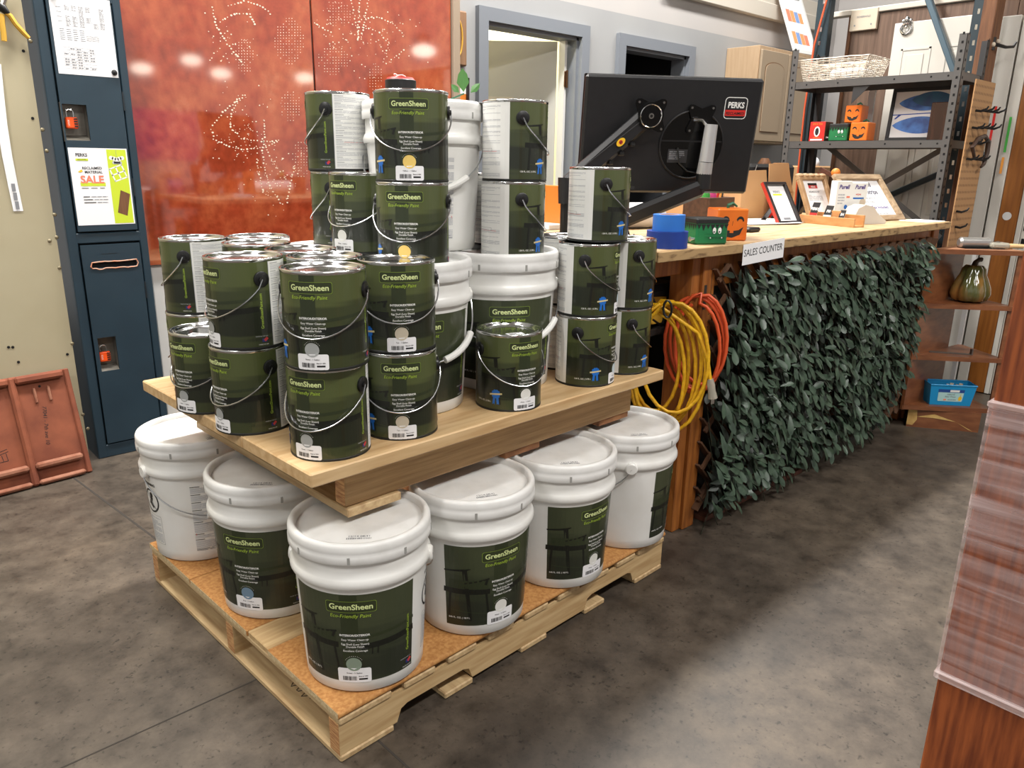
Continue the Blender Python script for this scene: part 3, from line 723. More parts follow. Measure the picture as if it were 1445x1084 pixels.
# ================================================================== lower pallet
PO, PYAW, PW, PD = Vector((.6442, 1.224, 0)), .0466, 1.19, 1.022
def loc_obj(o, M): o.matrix_world = M
pal = root('wooden_pallet', 'pine shipping pallet with notched stringers standing on the concrete floor', 'pallet', PO, PYAW)
hb, hs, hd = .016, .080, .016      # bottom boards, stringers, deck
zs, zd = hb, hb+hs
def notch_stringer(y0, y1):
    L = PW; pts = [(0, zs), (.15, zs)]
    for c0, c1 in ((.15, .38), (.81, 1.04)):
        pts += [(c0, zs), (c0+.012, zs+.030), (c0+.03, zs+.037), (c1-.03, zs+.037), (c1-.012, zs+.030), (c1, zs)]
    pts += [(L, zs), (L, zs+hs), (0, zs+hs)]
    m = MB().use('pine'); m.prism(pts, lambda u, v, s: Vector((u, y0+(y1-y0)*s, v)))
    m.use('end_grain').box(-.0006, .0, y0+.001, y1-.001, zs+.001, zs+hs-.001)
    return m
for y0 in (.003, PD/2-.019, PD-.041): lpart('stringer', notch_stringer(y0, y0+.038), pal)
for x, w_ in ((0, .14), (.29, .09), (.55, .10), (.81, .09), (1.05, .14)):
    lpart('bottom_board', MB().use('pine_y').box(x, x+w_, 0, PD, 0, hb, .003), pal)
for x, w_ in ((0, .135), (.17, .09), (.30, .09), (.43, .09), (.56, .09), (.69, .09), (.82, .09), (.95, .09), (1.055, .135)):
    lpart('deck_board', MB().use('pine_y').box(x, x+w_, -.003, PD, zd, zd+hd, .003), pal)
lpart('ink_scrawl', MB().use('ink_black').tube([(.07+.006*math.sin(i*2.1), .72-.012*i, hb+.0004) for i in range(16)], .0015, 4), pal)
lpart('ink_scrawl', MB().use('ink_black').tube([(.05+.012*math.sin(i*1.7), .30-.007*i, hb+.0004) for i in range(14)], .0012, 4), pal)
zp = zd+hd
def pboard(y0, y1, x0, label, nose=False):
    m = MB(); M = pal.matrix_basis.copy() if False else None
    if nose:
        h = .0155; pts = [(y1, zp), (y1, zp+h)]
        for k in range(7):
            a = PI/2+PI*k/6; pts.append((y0+h/2+h/2*math.cos(a), zp+h/2+h/2*math.sin(a)))
        m.use('particle_board').prism(pts, lambda u, v, s: Vector((x0+(PW+.004-x0)*s, u, v)))
    else: m.use('particle_board').box(x0, PW, y0, y1, zp, zp+.0155, .002)
    m.use('particle_raw').box(x0-.0006, x0, y0+.004, y1-.001, zp+.001, zp+.0145)
    me = m.mesh('particle_board'); o = link('particle_board', me, None, PO, PYAW)
    tag(o, label, 'board', 'particle boards laid over the pallet deck')
pboard(-.004, .300, -.002, 'orange particle board with rounded front edge under the front buckets', True)
pboard(.405, .735, -.002, 'orange particle board in the middle of the pallet, under the second left bucket')
pboard(.738, PD+.004, -.002, 'orange particle board at the back of the pallet, under the text-side bucket')
part_gap = lpart('deck_board', MB().use('pine').box(0, PW, .302, .403, zp, zp+.0155, .002), pal)

# ================================================================== upper platform
QO, QYAW, QW, QD = Vector((.6371, 1.2688, 0)), .0375, 1.182, .887
BX0, BY0 = .124, .080
zq0 = LZ+BH+.0005; plat = root('platform', 'pine plank platform on beams, resting on the lower bucket lids', 'platform', QO+Vector((0, 0, zq0)), QYAW)
th = TZ-zq0 ; tt = .030; bb = .020
for y0, y1 in ((0, .292), (.2935, .592), (.5935, QD)):
    lpart('top_plank', MB().use('pine_pale').box(0, QW, y0, y1, th-tt, th, .003), plat)
for y0 in (BY0, .43, .79):
    m = MB().use('beam_wood').box(BX0, QW-.045, y0, y0+.042, bb, th-tt, .004); m.use('end_grain').box(BX0-.0006, BX0+.0002, y0+.003, y0+.039, bb+.003, th-tt-.003)
    lpart('beam', m, plat)
for x, w_ in ((.122, .142), (.612, .13), (.995, .14)):
    m = MB().use('pine_y' if x < .2 else 'bark_wood').box(x, x+w_, .070 if x < .2 else .088, QD-.03, 0, bb, .002)
    lpart('bottom_board', m, plat)
m = MB(); p = Print(m, plane_map((.030, .40, th+.0001), (.35, -.94, 0), (.94, .35, 0)), .05)
p.text('04 4/2021', 0, 0, .020, 'stamp_green', 1, .02); lpart('green_stamp', m, plat, recalc=False)

# ================================================================== locker
LY = 3.41; LX0, LX1 = .747, 1.045; LH = 1.83
lk = root('metal_locker', 'dark blue two-door metal locker beside the beige metal wall', 'locker', ((LX0+LX1)/2, LY+.2, 0))
m = MB().use('locker_blue')
m.box(LX0, LX0+.012, LY+.004, LY+.36, 0, LH); m.box(LX1-.012, LX1, LY+.004, LY+.36, 0, LH); m.box(LX0, LX1, LY+.35, LY+.36, 0, LH); m.box(LX0, LX1, LY+.004, LY+.36, LH-.012, LH)
m.box(LX0, LX0+.036, LY, LY+.02, 0, LH, .003); m.box(LX1-.030, LX1, LY, LY+.02, 0, LH, .003)
for z0, z1 in ((0, .055), (.905, .945), (LH-.03, LH)): m.box(LX0+.03, LX1-.025, LY+.001, LY+.02, z0, z1, .003)
m.use('locker_dark').box(LX0+.013, LX1-.013, LY+.055, LY+.062, .03, LH-.013)
part('body', m, lk)
dx0, dx1 = LX0+.041, LX1-.035
def holed(m, x0, x1, z0, z1, holes, y0, y1):
    hs = sorted(holes, key=lambda h: h[2]); z = z0
    for hx0, hx1, hz0, hz1 in hs:
        m.box(x0, x1, y0, y1, z, hz0); m.box(x0, hx0, y0, y1, hz0, hz1); m.box(hx1, x1, y0, y1, hz0, hz1); z = hz1
    m.box(x0, x1, y0, y1, z, z1)
def pocket(dr, x0, x1, z0, z1):
    m = MB().use('pocket_steel'); y0, y1 = LY-.003, LY+.045; t = .006
    m.box(x0-t, x1+t, y1, y1+.003, z0-t, z1+t)
    m.box(x0-t, x0, y0, y1, z0-t, z1+t, .001); m.box(x1, x1+t, y0, y1, z0-t, z1+t, .001); m.box(x0, x1, y0, y1, z1, z1+t, .001)
    m.prism([(y0, z0-t), (y1, z0-t), (y1, z0+.02), (y0, z0)], lambda u, v, s: Vector((x0+(x1-x0)*s, u, v)))
    part('handle_pocket', m, dr)
def padlock(x, z, label):
    r = root('padlock', label, 'padlock', (x, LY+.02, z-.03), 0, 'orange padlocks on the locker')
    part('lock_body', MB().use('padlock_orange').box(x-.020, x+.022, LY+.008, LY+.026, z-.032, z+.010, .004), r)
    part('shackle', MB().use('steel').tube([(x-.012, LY+.017, z+.008), (x-.013, LY+.018, z+.022)]+[(x-.001+.0125*math.cos(a), LY+.019, z+.026+.012*math.sin(a)) for a in [PI-PI*k/8 for k in range(9)]]+[(x+.011, LY+.017, z+.008)], .0032, 8), r)
    m = MB().use('dark_rim')
    for k in range(4): m.box(x+.008, x+.020, LY+.0065, LY+.009, z-.026+k*.009, z-.021+k*.009)
    part('dials', m, r); m = MB(); p = Print(m, plane_map((x-.008, LY+.0078, z-.011), (0, 0, 1), (-1, 0, 0))); p.text('LOCK', 0, 0, .008, 'print_white', 1, .01); part('lettering', m, r, recalc=False)
P1 = (.793, .877, 1.297, 1.428); P2 = (.803, .872, .378, .520)
m = MB().use('locker_blue'); holed(m, dx0, dx1, .952, LH-.036, [P1], LY-.004, LY+.004); dU = part('door', m, lk); pocket(dU, *P1)
SL = (.822, .990, .806, .826)
m = MB().use('locker_blue'); holed(m, dx0, dx1, .062, .898, [P2, SL], LY-.004, LY+.004); dL = part('door', m, lk); pocket(dL, *P2)
m = MB().use('black_hole').box(SL[0]-.01, SL[1]+.01, LY+.006, LY+.010, SL[2]-.01, SL[3]+.01); part('slot_interior', m, dL)
rnd = random.Random(2); m = MB().use('torn_metal')
pts = [(SL[0]+(SL[1]-SL[0])*i/14, SL[2]-.004+rnd.uniform(-.003, .003)) for i in range(15)]+[(SL[1]+.006, (SL[2]+SL[3])/2)]+[(SL[1]-(SL[1]-SL[0])*i/14, SL[3]+.003+rnd.uniform(-.001, .002)) for i in range(15)]+[(SL[0]-.006, SL[2]+.006)]
m.tube([(x, LY-.005, z) for x, z in pts], .0026, 6, closed=True); part('torn_edge', m, dL)
for z in (1.45, 1.12, .70, .25):
    part('hinge', MB().use('locker_dark').box(dx1+.001, dx1+.006, LY-.006, LY+.004, z-.035, z+.035), lk)
part('door_emboss', MB().use('locker_dark').box(.86, .92, LY-.0045, LY-.0038, .86, .862), dL)
padlock(.822, 1.372, 'orange combination padlock on the upper locker door'); padlock(.826, .447, 'orange combination padlock on the lower locker door')
def sheet(name, label, o, U, V, w_, h_, draw, cat='paper', mt='paper_white'):
    o, U, V = Vector(o), Vector(U).normalized(), Vector(V).normalized(); N = U.cross(V)
    m = MB().use(mt); m.prism([(0, 0), (w_, 0), (w_, h_), (0, h_)], lambda u, v, s: o+U*u+V*v-N*(.0006*(1-s)))
    p = Print(m, plane_map(o, U, V), 10, .0002); draw(p)
    return solo(name, m, label, cat, None, 0, False)
def d_sched(p):
    g = 'print_grey'; L = 'print_lightgrey'
    p.rect(.02, .272, .07, .274, 'flag_red', 1); p.text('Schedule', .11, .266, .008, g); rnd = random.Random(8)
    def table(u0, u1, v0, v1, nu, nv, dense):
        for i in range(nu+1): p.rect(u0+(u1-u0)*i/nu-.0004, v0, u0+(u1-u0)*i/nu+.0004, v1, L, 1)
        for j in range(nv+1): p.rect(u0, v0+(v1-v0)*j/nv-.0004, u1, v0+(v1-v0)*j/nv+.0004, g if dense < 3 else L, 1)
        for i in range(nu):
            for j in range(nv):
                if rnd.random() < .75:
                    a = u0+(u1-u0)*(i+.12)/nu; b = u0+(u1-u0)*(i+.8)/nu; c = v0+(v1-v0)*j/nv; d = v0+(v1-v0)*(j+1)/nv
                    p.lines(a, b, d, c, dense, g, 1, .4, rnd, (.3, .8), .1)
    table(.045, .185, .168, .240, 6, 4, 4); table(.025, .135, .02, .095, 5, 8, 1)
    for u in (.022, .045, .067, .09): p.lines(u, u+.016, .16, .118, 6, g, 1, .3, rnd, (.4, .9))
    p.lines(.11, .155, .142, .122, 5, g, 1, .3, rnd)
    for j in range(4): p.rect(.02, .182+j*.016, .036, .1835+j*.016, g, 1)
paper1 = sheet('schedule_sheet', 'white printed schedule sheet with tables, on the upper locker door', (.798, LY-.0048, 1.535), (1, 0, .0), (0, 0, 1), .208, .275, d_sched)
for x, z in ((.812, 1.80), (.992, 1.553)):
    solo('magnet', MB().use('black_plastic').lathe([(.001, 0), (.009, 0), (.011, .003), (.008, .010), (.003, .012)], 12), 'black round magnet holding the schedule sheet, '+('upper' if z > 1.7 else 'lower')+' one', 'magnet', 'black magnets').matrix_world = Matrix.Translation((x, LY-.005, z)) @ Matrix.Rotation(PI/2, 4, 'X')
def d_sale(p):
    p.rect(.135, .004, .206, .290, 'lime', 1); p.text('PERKS', .044, .262, .017, 'print_black', 2, .02, 0, 'CENTER', 0, .9); p.rect(.022, .246, .066, .254, 'lime', 2); p.text('RECLAIMED', .044, .248, .006, 'print_black', 3)
    p.text('RECLAIMED', .076, .214, .0135, 'print_black', 2, .02); p.text('MATERIAL', .080, .199, .0140, 'print_black', 2, .02); p.rect(.028, .150, .118, .164, 'lime', 1); p.text('SALE', .072, .162, .040, 'salmon', 2, .03)
    p.quad([(.024, .204), (.038, .214), (.042, .206), (.034, .202)], 'badge_yellow', 2)
    rnd = random.Random(6); p.lines(.03, .12, .146, .140, 1, 'print_grey', 2, .5, rnd, (.2, .3), .1)
    for i, v in enumerate((.108, .097, .086)): p.rect(.032, v, .055+.01*i, v+.003, 'print_black', 2); p.lines(.06+.01*i, .12, v+.003, v, 1, 'print_grey', 2, .8, rnd)
    u0, v0 = .170, .20; a = R_(20)
    def rot(x, y): return (u0+x*math.cos(a)-y*math.sin(a), v0+x*math.sin(a)+y*math.cos(a))
    for x in (-.024, 0, .024): p.bar(*rot(x, -.025), *rot(x, .025), .005, 'print_white', 2)
    for y in (-.025, 0, .025): p.bar(*rot(-.026, y), *rot(.026, y), .005, 'print_white', 2)
    for k in range(-2, 3): p.disc(.170+k*.010, .252-abs(k)*-.003, .008, 'print_white', 2); p.disc(.170+k*.006, .24, .006, 'print_lightgrey', 3)
    p.rect(.1695, .262, .1705, .29, 'print_grey', 2)
    p.quad([(.150, .046), (.185, .032), (.204, .118), (.170, .134)], 'old_post', 2)
sheet('sale_flyer', 'white and lime SALE flyer on the upper locker door', (.792, LY-.0048, .976), (1, 0, 0), (0, 0, 1), .211, .294, d_sale, 'flyer')

# ---- beige wall: snips, strip of tickets
sn = root('tin_snips', 'tin snips with yellow handles hanging on the beige metal wall', 'snips', (.66, 3.42, 1.64))
def pxw(px, py, y): 
    p = aty(px, py, y); return Vector((p.x, y, p.z))
for pts in ([(8, 18), (14, 22), (22, 34), (33, 46), (41, 54)], [(3, 20), (3, 32), (5, 46), (6, 58)]):
    part('handle', MB().use('bag_yellow').tube([pxw(a, b, 3.41) for a, b in pts], [.008, .009, .009, .009, .007][:len(pts)], 8), sn)
part('pivot', MB().use('black_plastic').tube([pxw(-2, 6, 3.41), pxw(4, 12, 3.41), pxw(12, 20, 3.41)], [.012, .016, .008], 10), sn)
part('blade', MB().use('steel').tube([pxw(2, 10, 3.41), pxw(8, -8, 3.41), pxw(10, -26, 3.41)], [.011, .009, .003], 8), sn)
m = MB().use('paper_white'); path = [(-6, 90), (-2, 130), (3, 175), (10, 220), (18, 260), (26, 298)]
P = [pxw(a, b, 3.424-.004*math.sin(i)) for i, (a, b) in enumerate(path)]
for a, b in zip(P, P[1:]): m.poly([a+Vector((-.016, 0, 0)), a+Vector((.016, 0, 0)), b+Vector((.016, 0, 0)), b+Vector((-.016, 0, 0))])
m.use('print_grey')
for k in range(3):
    c = P[4]+(P[5]-P[4])*(k*.33+.12)
    m.box(c.x-.006, c.x+.006, c.y-.0015, c.y-.001, c.z-.014, c.z+.014)
solo('ticket_strip', m, 'curled white paper ticket strip hanging on the beige wall', 'paper strip', None, 60, False)

# ================================================================== terracotta roof tile
TO = Vector((.315, 3.245, .002)); tU = Vector((math.cos(.10), math.sin(.10), 0)); tB = Vector((-tU.y, tU.x, 0)); lean = .26
tV = Vector((0, 0, math.cos(lean)))+tB*math.sin(lean); tN = tU.cross(tV)
til = root('roof_tile', 'terracotta roof tile leaning against the beige metal wall', 'roof tile', TO)
def tm(u, v, n): return TO+tU*u+tV*v+tN*n
def tbox(m, u0, u1, v0, v1, n0, n1, b=.004):
    Mx = Matrix((tU, tV, tN)).transposed().to_4x4(); Mx.translation = TO; m.box(u0, u1, v0, v1, n0, n1, b, Mx)
m = MB().use('terracotta'); tbox(m, 0, .375, 0, .43, -.018, 0, .006); part('slab', m, til)
m = MB().use('terracotta'); tbox(m, .355, .375, .0, .43, -.018, .008); part('side_rib', m, til)
m = MB().use('terracotta'); tbox(m, .155, .182, 0, .43, 0, .020, .008); part('centre_rib', m, til)
for v0, v1, n1 in ((.0, .020, .022), (.062, .088, .026), (.398, .428, .024)):
    for u0, u1 in ((.0, .157), (.18, .350)):
        m = MB().use('terracotta_pale' if v0 < .3 else 'terracotta'); tbox(m, u0, u1, v0, v1, 0, n1, .008); part('cross_rib', m, til)
for u in (.235, .285): m = MB().use('terracotta_pale'); tbox(m, u, u+.010, .315, .375, 0, .008, .003); part('lug', m, til)
m = MB(); p = Print(m, lambda u, v, off: tm(u, v, off+.0004), 10)
p.text('77041 - 7th ave 10', .255, .30, .020, 'print_black', 1, .0, .2, 'LEFT', -PI/2-.12); p.bar(.06, .155, .105, .165, .002, 'print_black'); p.bar(.062, .145, .107, .155, .002, 'print_black'); p.bar(.07, .12, .068, .145, .002, 'print_black'); p.bar(.085, .12, .083, .145, .002, 'print_black'); p.bar(.1, .12, .098, .15, .002, 'print_black'); p.bar(.07, .12, .1, .12, .002, 'print_black')
for u, v in ((.02, .36), (.262, .378)): p.disc(u, v, .005, 'black_hole', 1, 10)
part('marker_writing', m, til, 0, False)

# ================================================================== red glass panels
RY = 3.49
def red_panel(x0, x1, label, seed, curves, splash):
    r = root('red_glass_panel', label, 'glass panel', ((x0+x1)/2, RY+.01, .79), 0, 'red etched glass panels')
    part('glass', MB().use('red_glass').box(x0, x1, RY, RY+.012, .79, 2.75, .001), r)
    rnd = random.Random(seed); m = MB().use('dot_white')
    def dot(px, py, s):
        p = aty(px, py, RY-.0008)
        if not (x0+.01 < p.x < x1-.01): return
        m.poly([(p.x+s*1.3*math.cos(k*PI/3+.3), RY-.0008, p.z+s*math.sin(k*PI/3+.3)) for k in range(6)])
    for c in curves:
        n = len(c)
        for i in range(n-1):
            (a, b), (a2, b2) = c[i], c[i+1]; L = math.hypot(a2-a, b2-b); k = int(L/5)+1
            for j in range(k):
                t_ = j/k; dot(a+(a2-a)*t_+rnd.uniform(-1, 1), b+(b2-b)*t_+rnd.uniform(-1, 1), rnd.uniform(.0020, .0042))
    for cx, cy, rx, ry, cnt in splash:
        for k in range(cnt): dot(rnd.gauss(cx, rx), rnd.gauss(cy, ry), rnd.uniform(.0012, .0028))
    for gx, gy, gw, gh in ((408, 58, 20, 32), (410, 150, 14, 22), (345, 80, 12, 26), (425, 225, 14, 26), (470, 85, 22, 20), (478, 20, 18, 18), (530, 110, 10, 20)):  # grids of small pale dots in oval patches, besides the swirls
        for i in range(-int(gw/4), int(gw/4)+1):
            for j in range(-int(gh/4), int(gh/4)+1):
                if rnd.random() < .8 and (i*4/gw)**2+(j*4/gh)**2 < 1.1: dot(gx+i*4, gy+j*4, .0011+.0009*rnd.random())
    part('etched_and_grid_dots', m, r, 0, False, kind='stuff')
    return r
red_panel(1.06, 1.895, 'mottled red glass panel with etched dotted swirls, left one beside the locker', 3,
    [[(300, 10), (305, 35), (318, 58), (335, 80), (345, 95)], [(310, 30), (330, 20), (352, 20), (362, 38)], [(322, 8), (345, 2), (368, 8), (385, 22)],
     [(345, 135), (325, 150), (308, 165), (298, 182), (302, 196), (320, 205), (345, 212), (372, 208), (395, 198)],
     [(335, 140), (326, 160), (326, 180), (340, 195), (368, 200), (398, 198)], [(372, 170), (374, 190), (370, 212), (374, 245), (385, 270), (398, 290)],
     [(405, 285), (412, 250), (418, 230)], [(362, 225), (368, 255), (372, 275)], [(370, 195), (380, 220), (392, 240)]],
    [(345, 175, 25, 25, 60), (385, 250, 20, 22, 90), (330, 60, 18, 25, 40), (330, 210, 20, 10, 30)])
red_panel(1.905, 2.715, 'mottled red glass panel with etched dotted swirls, right one behind the tall can pair', 4,
    [[(498, 35), (515, 25), (535, 25), (558, 35), (572, 55)], [(512, 38), (535, 45), (548, 60), (545, 80), (538, 92)], [(508, 0), (506, 30), (505, 60)], [(495, 0), (503, 35), (506, 58)], [(520, 0), (514, 35), (508, 60)],
     [(545, 90), (560, 78), (572, 68)], [(440, 30), (455, 40), (470, 48)]],
    [(530, 60, 30, 25, 60), (480, 45, 25, 18, 50), (455, 260, 15, 20, 40)])
for x0, x1, z0, z1 in ((1.25, 1.55, 1.45, 1.75),): pass
solo('panel_end_post', MB().use('taupe').box(2.72, 2.765, RY-.02, RY+.06, 0, 2.75, .003), 'taupe metal end post at the right edge of the red panels', 'post')
solo('white_board', MB().use('white_panel').box(1.075, 2.6, RY+.02, RY+.04, .04, .785, .003), 'white board low behind the platform, under the red panels', 'board')
solo('wooden_plinth', MB().use('pine').box(1.06, 2.70, RY-.05, RY+.05, 0, .038, .003), 'pine strip plinth on the floor under the white board', 'plinth')

# small things seen by the door frame
m = MB().use('bamboo_board'); a = aty(640, 13, YB-.02); b2 = aty(659, 94, YB-.02)
m.box(a.x-.08, b2.x, YB-.024, YB-.002, b2.z, a.z, .008); m.use('bag_yellow').tube([(b2.x-.075+.035*math.cos(t), YB-.027, (a.z+b2.z)/2+.10*math.sin(t)) for t in [-PI/2.2+PI/1.1*k/10 for k in range(11)]], .005, 6)
solo('hanging_board', m, 'bamboo board hung on the grey wall left of the open door', 'board')
a = aty(641, 108, YB-.02); b2 = aty(661, 140, YB-.02); m = MB().use('frame_black')
for x0, x1, z0, z1 in ((a.x-.1, b2.x, a.z-.012, a.z), (a.x-.1, b2.x, b2.z-.05, b2.z-.038), (b2.x-.012, b2.x, b2.z-.05, a.z)): m.box(x0, x1, YB-.03, YB-.002, z0, z1)
m.use('print_white').box(a.x-.1, b2.x-.012, YB-.012, YB-.002, a.z-.09, a.z-.012); m.use('orange').box(a.x-.1, b2.x-.012, YB-.012, YB-.002, b2.z-.04, a.z-.09)
solo('small_picture', m, 'small dark framed picture on the grey wall beside the door', 'picture')

def plant():
    r = root('leafy_sprig', 'green leafy sprig standing behind the papers on the stacked bucket', 'plant', (1.31, 1.755, TZ+2*BH))
    for (x, y), an, L in (((654, 130), -.05, .060), ((648, 131), -.8, .030), ((664, 131), .8, .035)):
        o = atplane(x, y, (1.31, 1.755, 0), (.6, .8, 0)); d = Vector((RT.x*math.sin(an), RT.y*math.sin(an), math.cos(an))); sd = Vector((RT.x*math.cos(an), RT.y*math.cos(an), -math.sin(an)))
        m = MB().use('plant_green'); w_ = L*.28; q = [o, o+d*L*.4+sd*w_, o+d*L*.75+sd*w_*.7, o+d*L, o+d*L*.75-sd*w_*.7, o+d*L*.4-sd*w_]
        nn = Vector((-.6, -.8, 0))*.003; m.face([m.vert(k+nn) for k in (q[0], q[1], q[2], q[3])]); m.face([m.vert(k+nn*-1 if i in (2, 3) else k+nn) for i, k in enumerate((q[0], q[3], q[4], q[5]))])
        part('leaf', m, r, 60, False)
    part('stem', MB().use('stem_green').tube([(1.31, 1.755, TZ+2*BH), tuple(atplane(655, 132, (1.31, 1.755, 0), (.6, .8, 0)))], .002, 5), r)
plant()
# papers and tape gun cap on the stacked bucket and can
z0 = TZ+2*BH
for k, (rz, dx, dy, lb) in enumerate(((.5, 0, 0, 'lower'), (.72, .012, -.012, 'upper'))):
    M = Matrix.Translation((1.29+dx, 1.675+dy, z0+.002+.003*k)) @ Matrix.Rotation(rz, 4, 'Z') @ Matrix.Rotation(.03+.05*k, 4, 'X')
    solo('loose_paper', MB().use('paper_white').box(-.07, .07, -.10, .10, 0, .0008, 0, M), 'loose white paper on the topmost bucket, %s sheet' % lb, 'paper', 'papers on the topmost bucket')
cz = TZ+2*BH
r = root('screw_cap', 'black ribbed cap with red top standing behind the upper yellow-swatch can', 'cap', (1.178, 1.722, cz))
m = MB().use('black_plastic'); n = 40; prof = [(.037, 0), (.039, .002), (.039, .050), (.036, .052)]
m.lathe(prof, n, (1.178, 1.722, cz)); part('cap', m, r)
m = MB().use('red').lathe([(.036, .052), (.032, .057), (.012, .059)], 24, (1.178, 1.722, cz)); part('red_top', m, r)
part('wire_loop', MB().use('print_white').tube([(1.178+.018*math.cos(t), 1.722+.01*math.sin(t), cz+.059+.006*abs(math.sin(t*1.5))) for t in [k*.5 for k in range(9)]], .0012, 5), r)
def d_ice(p): p.text('OFFICE', .15, .040, .055, 'print_black', 1, .015)
lU = Vector((math.cos(R_(42)), -math.sin(R_(42)), 0)); lN = lU.cross(Vector((0, 0, 1))); lo = Vector((D1[1]-.06, YB+.14, 0))+lN*.0212
a = atplane(724, 152, lo, lN)
sheet('office_sign', 'cream sign reading OFFICE on the open grey door', a-lU*.30-Vector((0, 0, .03)), lU, (0, 0, 1), .30, .10, d_ice, 'sign', 'cream_trim')

# ================================================================== sales counter
KX0, KX1, KY0, KY1, KZ = 1.80, 4.10, 1.355, 2.28, 1.0
kt = root('sales_counter', 'long sales counter with a pine top on wooden posts', 'counter', ((KX0+KX1)/2, (KY0+KY1)/2, 0))
for i in range(6):
    y0 = KY0+(KY1-KY0)*i/6; part('top_plank', MB().use('counter_top').box(KX0, KX1, y0+.0004, y0+(KY1-KY0)/6-.0004, KZ-.03, KZ, .002), kt)
part('edge_band', MB().use('counter_edge').box(KX0, KX1, KY0-.006, KY0-.0002, KZ-.032, KZ-.001, .002), kt)
for x, y in ((2.06, 1.405), (3.98, 1.405), (2.06, 2.17), (3.98, 2.17)):
    part('post', MB().use('post_wood').box(x, x+.042, y, y+.088, 0, KZ-.03, .003), kt); part('post', MB().use('post_wood').box(x+.044, x+.110, y-.012, y+.03, 0, KZ-.03, .003), kt)
part('apron', MB().use('post_wood').box(1.86, 2.06, 1.44, 1.48, .905, KZ-.03, .003), kt)
part('apron', MB().use('post_wood').box(2.16, 3.98, 1.40, 1.43, .86, KZ-.03, .003), kt)
part('side_rail', MB().use('post_wood').box(2.065, 2.105, 1.49, 2.17, .27, .36, .003), kt)
part('side_rail', MB().use('post_wood').box(1.95, 2.06, 1.42, 1.46, .27, .38, .003), kt)
part('back_panel', MB().use('shade_dark_wood').box(1.86, 4.0, 2.18, 2.20, .05, KZ-.03), kt)  # back panel and inner shelf added near-black to keep the counter's inside dark
part('back_panel', MB().use('shade_dark_wood').box(2.17, 3.98, 1.43, 1.445, .06, .90), kt)
part('inner_shelf', MB().use('shade_dark_wood').box(1.90, 2.2, 1.50, 2.17, .70, .72), kt)
part('base_board', MB().use('shade_dark_wood').box(2.2, 3.98, 1.485, 2.2, 0, .04), kt)
for x, z0, z1 in ((2.150, .80, .93), (2.150, .64, .76), (2.15, .45, .58), (2.15, .27, .38)):
    pass
# pencilled marks on the post
m = MB().use('ink_black')
for z0, z1 in ((.77, .92), (.62, .73), (.50, .58)): m.box(2.150, 2.1515, 1.392, 1.3925, z0, z1); m.box(2.144, 2.151, 1.392, 1.3925, z1-.002, z1); m.box(2.146, 2.151, 1.392, 1.3925, z0, z0+.002)
m.box(2.112, 2.126, 1.392, 1.3927, .79, .87); part('pencil_marks', m, kt)

# lattice carrying the foliage
la = root('wooden_lattice', 'brown wooden lattice on the counter front behind the leaves', 'lattice', (3.05, 1.39, .05))
for k in range(24):
    x = 2.15+k*.085
    for sgn, yy in ((1, 1.382), (-1, 1.390)):
        p = Vector((x, yy, .07)); q = Vector((x+sgn*.86, yy, .93))
        if q.x > 4.02: t_ = (4.02-p.x)/(q.x-p.x); q = p+(q-p)*t_
        if q.x < 2.15: t_ = (2.15-p.x)/(q.x-p.x); q = p+(q-p)*t_
        if (q-p).length > .06: part('slat', MB().use('lattice_wood').beam(p, q, .007, .030, (0, 1, 0)), la)
for z in (.12, .24, .38, .52, .66, .80, .90):
    sgn = 1 if int(z*100) % 4 else -1
    part('slat', MB().use('lattice_wood').beam((2.165, 1.376, z-.02), (2.215, 1.376, z+.03), .014, .010, (0, 1, 0)), la)

# foliage
rnd = random.Random(21)
fo = root('artificial_foliage', 'dense screen of artificial sage-green leaves covering the counter front', 'foliage', (3.05, 1.36, .03))
def leaf_shape(L, w_, bend):
    pts = [(0, 0), (-w_*.6, L*.28), (w_*.6, L*.28), (-w_, L*.6), (w_, L*.6), (-w_*.75, L*.85), (w_*.75, L*.85), (0, L)]
    z = lambda t, e: -bend*(t/L)**2*L + (.18*w_ if e else 0)
    V = [(x, y, z(y, abs(x) > 1e-6)) for x, y in pts]; mid = [(0, L*.3, z(L*.3, 0)), (0, L*.6, z(L*.6, 0)), (0, L*.85, z(L*.85, 0))]
    V += mid
    F = [(0, 8, 1), (0, 2, 8), (1, 8, 9, 3), (8, 2, 4, 9), (3, 9, 10, 5), (9, 4, 6, 10), (5, 10, 7), (10, 6, 7)]
    return V, F
SH = [leaf_shape(.062, .0105, .15), leaf_shape(.052, .0115, -.05), leaf_shape(.07, .010, .25), leaf_shape(.046, .010, .1)]
def leaf_mat(x, y, z, up_face=True):
    az = rnd.gauss(-.25, .75)              # hang down, drifting to the right
    d = Vector((math.sin(-az)*.75+.18, -rnd.uniform(.15, .75), -math.cos(az)*.8)).normalized()
    n = Vector((rnd.gauss(-.15, .35), -rnd.uniform(.35, 1.0), rnd.uniform(.2, 1.0))).normalized()
    n = (n-d*n.dot(d)).normalized(); xx = d.cross(n)
    M = Matrix((xx, d, n)).transposed().to_4x4(); s = rnd.uniform(.8, 1.25)
    return Matrix.Translation((x, y, z)) @ M @ Matrix.Scale(s, 4)
def spot():
    while True:
        x, z = rnd.uniform(2.14, 3.93), rnd.uniform(.10, .93)
        if x > 3.82-(.93-z)*.17: continue
        if x < 2.22 and rnd.random() < (.35 if z < .75 else .9): continue
        if x > 3.55 and z < .24+(x-3.55)*.35 and rnd.random() < .9: continue
        if z < .16 and x > 2.6 and rnd.random() < .5: continue
        return x, z
lm = []
for V, F in SH:
    me = bpy.data.meshes.new('leaf'); me.from_pydata(V, [], F); me.materials.append(MATS['leaf']); me.polygons.foreach_set('use_smooth', [True]*len(F)); lm.append(me)
